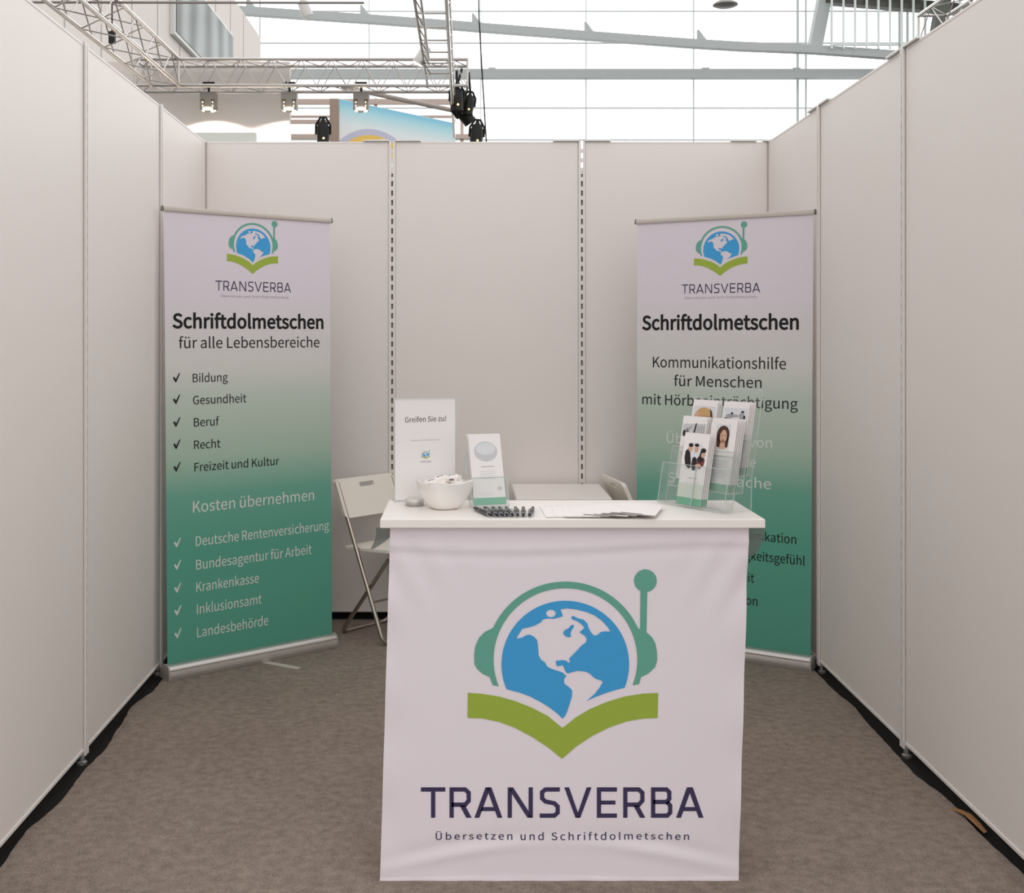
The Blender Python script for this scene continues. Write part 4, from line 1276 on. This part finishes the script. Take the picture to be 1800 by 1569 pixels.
mb = MB(); mb.box((-3.05, 11.42, 2.11), (2.62, .1, 4.22))
tag(mb.build('wall_neighbour', M_hallwhite), 'pale stand wall lit by the two left floodlights', 'wall', kind='structure')
mb = MB(); a, b = at(330, 234, 9.5), at(450, 234, 9.5)
mb.box(((a.x + b.x) / 2, 9.5, a.z / 2), (b.x - a.x, .08, a.z))
tag(mb.build('wall_low', mat('pale green white partition', (232, 234, 226), .6)), 'low pale partition just showing over the back wall at left', 'wall', kind='structure')

# gallery rails
rl = thing('gallery_railing', (0, 24, 0), 'pinkish horizontal railing in front of the glass, left of the blue sign', 'railing')
M_rail = mat('warm grey rail', (206, 188, 178), .6)
for py, x0, x1, th in ((179, 480, 815, .11), (205, 480, 815, .05), (214, 495, 600, .08), (240, 440, 830, .10)):
    a, b = at(x0, py, 24), at(x1, py, 24)
    mb = MB(); mb.box(((a.x + b.x) / 2, 0, a.z), (b.x - a.x, .08, th)); mb.build('rail', M_rail, rl)
for px in (500, 660, 812):
    a = at(px, 172, 24)
    mb = MB(); mb.box((a.x, .06, a.z / 2), (.07, .05, a.z)); mb.build('rail_post', M_rail, rl)

# ------------------------------------------------------------------ trusses
def truss(name, a, b, wd, ht, n, label, r=.018, side=None, tri=False):
    """Box truss from a to b (centre line): four chords, zigzag bracing, end frames."""
    a, b = Vector(a), Vector(b)
    d = (b - a).normalized()
    sd = d.cross(Vector((0, 0, 1))).normalized()
    up = Vector((0, 0, 1))
    t = thing(name, a, label, 'truss', 0, 'aluminium trusses over the neighbouring stands')
    cs = [sd * (sx * wd / 2) + up * (sz * ht / 2) for sx in (-1, 1) for sz in (-1, 1)]
    for c in cs:
        mb = MB(); mb.tube([c, b - a + c], r, 8); mb.build('chord', M_truss, t, True)
    br = MB()
    L = (b - a).length
    for i in range(n):
        p0, p1 = d * (L * i / n), d * (L * (i + 1) / n)
        for u, v in ((0, 1), (2, 3), (0, 2), (1, 3)):
            if i % 2:
                u, v = v, u
            br.tube([p0 + cs[u], p1 + cs[v]], r * .32, 6)
    for p in (Vector((0, 0, 0)), b - a):
        for u, v in ((0, 1), (2, 3), (0, 2), (1, 3)):
            br.tube([p + cs[u], p + cs[v]], r * .7, 6)
    br.build('bracing', M_truss, t)
    return t
truss('lighting_truss', (-3.15, 11.1, 4.02), (.02, 11.1, 4.02), .28, .25, 22, 'long level truss carrying the floodlights over the back wall')
truss('lighting_truss', (-2.86, 10.95, 4.02), (-2.86, 7.2, 4.02), .26, .25, 13, 'truss running forward over the left booth wall')
truss('lighting_truss', (4.23, 10.4, 4.28), (4.23, 7.0, 4.28), .26, .25, 12, 'truss seen over the right booth wall at the upper right')
# narrow ladder truss overhead, its two chords ending at different points
lt = thing('ladder_truss', (0, 0, 3.72), 'narrow ladder truss running overhead above the blue sign', 'truss', 0, 'aluminium trusses over the neighbouring stands')
for x0, y1, z1, r in ((-.335, 10.1, .0, .012), (-.285, 9.0, -.05, .009), (-.125, 12.8, .0, .014), (-.105, 12.0, .07, .008)):
    mb = MB(); mb.tube([(x0, 6.6, z1), (x0, y1, z1)], r, 8); mb.build('chord', M_truss, lt, True)
mb = MB()
for i in range(9):
    y = 6.8 + i * .36
    mb.tube([(-.335, y, 0), (-.125, y + .0, 0)], .008, 6)
    if i < 8:
        mb.tube([(-.335, y, 0), (-.285, y + .18, -.05), (-.335, y + .36, 0)], .006, 6)
for i in range(14):
    y = 6.8 + i * .42
    mb.tube([(-.125, y, 0), (-.105, min(12.0, y + .21), .07), (-.125, y + .42, 0)], .006, 6)
mb.build('bracing', M_truss, lt)
pp = MB(); pp.tube([at(36, 4, 9), at(640, 5, 9)], .010, 8)
tag(pp.build('pipe', mat('grey pipe', (150, 140, 134), .5)), 'thin grey pipe crossing the top of the picture at left', 'pipe')
rd = MB(); rd.tube([at(600, 152, 12), at(640, 161, 12), at(806, 196, 12)], .025, 8)
tag(rd.build('strut', mat('grey strut', (176, 166, 160), .5)), 'thin grey strut slanting above the blue sign', 'strut')
cbm = MB(); cbm.tube([at(841, -40, 13), at(842, 30, 13), at(847, 120, 13), at(855, 252, 13), at(858, 330, 13)], .009, 6)
tag(cbm.build('cable', M_blackmetal, None, True), 'thin dark cable hanging right of the black stage lights', 'cable')
cbm = MB(); cbm.tube([at(197, -40, 9.4), at(197, 60, 9.4)], .006, 6); cbm.tube([at(197, 56, 9.4), at(197, 76, 9.4)], .03, 8)
tag(cbm.build('hanging_plug', M_blackmetal, None, True), 'black plug hanging on a wire by the left truss', 'plug')

# ------------------------------------------------------------------ floodlights under the truss
def flood(px, lab, first=None):
    p = at(px, 163, 11.1)
    if first:
        t = copy_tree(first)
        t.location = p
        return tag(t, lab, 'floodlight', 'silver floodlights under the truss')
    t = thing('floodlight', p, lab, 'floodlight', 0, 'silver floodlights under the truss')
    mb = MB(); mb.tube([(0, 0, .10), (0, 0, .0)], .012, 8); mb.box((0, 0, .085), (.11, .04, .035)); mb.build('clamp', M_blackmetal, t)
    mb = MB()
    mb.box((0, 0, -.012), (.15, .10, .024)); mb.box((0, .045, -.09), (.15, .01, .16))
    for s in (-1, 1):
        mb.box((s * .071, 0, -.09), (.008, .10, .16))
    mb.box((0, -.045, -.04), (.15, .01, .06)); mb.box((0, -.045, -.135), (.06, .01, .13))
    for s in (-1, 1):
        mb.box((s * .062, -.045, -.14), (.026, .01, .07))
    mb.build('housing', M_lampbody, t)
    mb = MB(); mb.lathe([(.0005, -.15), (.066, -.15), (.07, -.165), (.06, -.178), (.0005, -.185)], 18); mb.build('lit_lens', M_bulb, t, True)
    mb = MB()
    for s in (-1, 1):
        for z in (-.10, -.135):
            mb.lathe([(.0005, -.008), (.0075, 0), (.0005, .008)], 10, 0, Matrix.Translation((s * .047, -.050, z)))
    mb.build('vent_glow', M_bulb, t, True)
    return t
f1 = flood(367, 'lit silver floodlight nearest the left booth wall')
f2 = flood(509, 'lit silver floodlight in the middle of the three', f1)
f3 = flood(635, 'lit silver floodlight in front of the blue sign', f1)
def spot(name, loc, tgt, energy, ang, blend=.4, size=.05, col=(1, .93, .84)):
    l = bpy.data.lights.new(name, 'SPOT')
    l.energy = energy
    l.spot_size = R(ang)
    l.spot_blend = blend
    l.shadow_soft_size = size
    l.color = col
    o = bpy.data.objects.new(name, l)
    COL.objects.link(o)
    o.location = loc
    o.rotation_euler = (Vector(tgt) - Vector(loc)).to_track_quat('-Z', 'Y').to_euler()
    return o
for px, tgt in ((367, (0, .22, -1.0)), (509, (-.05, .22, -1.0)), (635, (.05, .3, -1.0))):
    p = at(px, 197, 11.1)
    spot('floodlight_beam', p, p + Vector(tgt), 110, 146, .3)

# the silver cylinder spotlight on the ladder truss
s0 = thing('spotlight', at(748, 88, 9.3), 'white cylinder spotlight hanging from the ladder truss, aimed down left', 'spotlight')
mb = MB(); mb.tube([(0, 0, .17), (.0, 0, .05), (-.0, 0, 0)], .012, 8); mb.build('arm', M_lampbody, s0, True)
dv = Vector((-.075, 0, -.135)).normalized()
Mz = dv.to_track_quat('Z', 'X').to_matrix().to_4x4()
mb = MB(); mb.lathe([(.0005, -.03), (.03, -.03), (.042, -.015), (.05, .13), (.046, .13), (.04, .10)], 20, 0, Mz); mb.build('housing', mat('white lamp housing', (214, 212, 208), .4), s0, True)
mb = MB(); mb.lathe([(.0005, .122), (.045, .122), (.0445, .127), (.0005, .127)], 20, 0, Mz); mb.build('lit_lens', M_bulb, s0, True)
s1 = thing('spotlight', at(527, 0, 22), 'pale faraway spotlight below the sloping beam at upper left', 'spotlight')
mb = MB(); mb.tube([(0, 0, .12), (.05, 0, -.05)], .03, 8); mb.build('arm', M_lampbody, s1, True)
dv = Vector((.10, 0, -.25)).normalized(); Mz = dv.to_track_quat('Z', 'X').to_matrix().to_4x4() 
mb = MB(); mb.lathe([(.0005, 0), (.07, 0), (.1, .04), (.11, .32), (.0005, .32)], 16, 0, Matrix.Translation((.04, 0, -.02)) @ Mz); mb.build('housing', mat('white lamp housing', (214, 212, 208), .4), s1, True)
pd = thing('pendant_lamp', at(1275, 2, 20), 'grey dish pendant lamp cut off by the top of the picture', 'lamp')
mb = MB(); mb.lathe([(.0005, .09), (.05, .085), (.09, .02), (.21, -.045), (.22, -.07), (.15, -.10), (.0005, -.11)], 28); mb.build('shade', mat('grey lamp dish', (176, 176, 168), .5), pd, True)
mb = MB(); mb.tube([(0, 0, .08), (0, 0, 1.6)], .012, 8); mb.build('cord', M_blackmetal, pd)

# ------------------------------------------------------------------ blue sign and black stage lights
a, b = at(595, 173, 13.0), at(800, 215, 14.5)
dv = Vector((b.x - a.x, b.y - a.y, 0))
Ls = dv.length
bs = thing('advertising_sign', (a.x, a.y, 0), 'light blue sign with a yellow arc rising over the back wall', 'sign', math.atan2(dv.y, dv.x))
mb = MB(); mb.box((Ls / 2, .06, a.z / 2), (Ls, .12, a.z)); mb.build('sign_box', mat('white sign edge', (226, 230, 232), .5), bs)
M_sky = mat_ramp('sign print, blue fading to white', [(0, (252, 252, 250)), (.4, (240, 250, 252)), (.75, (190, 238, 248)), (1, (126, 210, 242))], 'Z', a.z - .45, a.z, .4)
mb = MB(); mb.box((Ls / 2, -.004, a.z - .9), (Ls - .01, .006, 1.78)); fr = mb.build('sign_face', M_sky, bs)
mb = MB()
cx_, cz_ = .58, a.z - 1.155
for (r0, r1, mi, yy) in ((1.0, .92, 0, -.0085), (.92, .80, 1, -.009), (.80, .72, 2, -.0085)):
    vs = []
    for i in range(41):
        t = R(20 + 140 * i / 40)
        vs += [(cx_ + r0 * .9 * math.cos(t), yy, cz_ + r0 * math.sin(t) * .88), (cx_ + r1 * .9 * math.cos(t), yy, cz_ + r1 * math.sin(t) * .88)]
    mb.add(vs, [(2 * i, 2 * i + 1, 2 * i + 3, 2 * i + 2) for i in range(40)], mi)
mb.build('printed_arc', [mat('lilac arc print', (206, 206, 228), .5), mat('yellow arc print', (250, 208, 96), .5), mat('pale yellow arc print', (250, 232, 170), .5)], fr)
c = at(587, 173, 12.9)
mb = MB(); mb.box((c.x, 12.95, c.z / 2), (.10, .10, c.z))
tag(mb.build('partition_post', mat('brown grey post', (166, 146, 134), .6)), 'brown grey post at the left edge of the blue sign', 'post')

def stage_light(p, tilt, roll, label, scale=1.0, hang=None, stand=False, amber=True):
    t = thing('stage_light', p, label, 'stage light', 0, 'black stage lights behind the back wall')
    M_ = Matrix.Rotation(roll, 4, 'Y') @ Matrix.Rotation(tilt, 4, 'X') @ Matrix.Scale(scale, 4)
    mb = MB()
    mb.lathe([(.0005, .13), (.016, .128), (.022, .10), (.045, .085), (.062, .04), (.066, -.02), (.060, -.10), (.066, -.125), (.058, -.13), (.052, -.11)], 20, 0, M_)
    mb.build('housing', M_blackmetal, t, True)
    mb = MB(); mb.lathe([(.0005, -.112), (.052, -.112), (.052, -.118), (.0005, -.118)], 18, 0, M_); mb.build('lens', mat('grey lens', (150, 150, 148), .15), t, True)
    mb = MB()
    mb.tube([M_ @ Vector((-.070, 0, -.03)), M_ @ Vector((-.070, 0, .06)), M_ @ Vector((-.026, 0, .135)), M_ @ Vector((.026, 0, .135)), M_ @ Vector((.070, 0, .06)), M_ @ Vector((.070, 0, -.03))], .012, 6)
    mb.build('yoke', M_blackmetal, t)
    if amber:
        mb = MB(); mb.lathe([(.0005, -.012), (.012, 0), (.0005, .012)], 10, 0, M_ @ Matrix.Translation((.012, -.062, -.075))); mb.build('amber_indicator', mat('amber glow', (255, 206, 120), .4, emit=5), t, True)
    mb = MB()
    if hang:
        mb.tube([M_ @ Vector((0, 0, .13)), Vector((0, 0, hang))], .012, 8)
        mb.build('hanger', M_blackmetal, t)
    if stand:
        mb.tube([(0, 0, -.12), (0, .0, -p.z)], .016, 8)
        mb.lathe([(.16, -p.z + .02), (.16, -p.z - .005)], 20)
        mb.build('stand', M_blackmetal, t)
    return t
stage_light(at(803, 172, 11.0), R(0), R(0), 'upright black stage light hanging at the right end of the long truss', 1.0, .26)
stage_light(at(812, 196, 11.25), R(15), R(-40), 'black stage light tilted left, lowest of the hanging cluster', 1.05, .42, False, False)
stage_light(at(824, 182, 11.1), R(0), R(8), 'black stage light at the right of the hanging cluster', .85, .30)
stage_light(at(838, 235, 10.6), R(0), R(4), 'black stage light just above the back wall, right of the blue sign', .95, None, True)
stage_light(at(568, 231, 10.6), R(0), R(0), 'black stage light just above the back wall, left of the blue sign', .95, None, True)
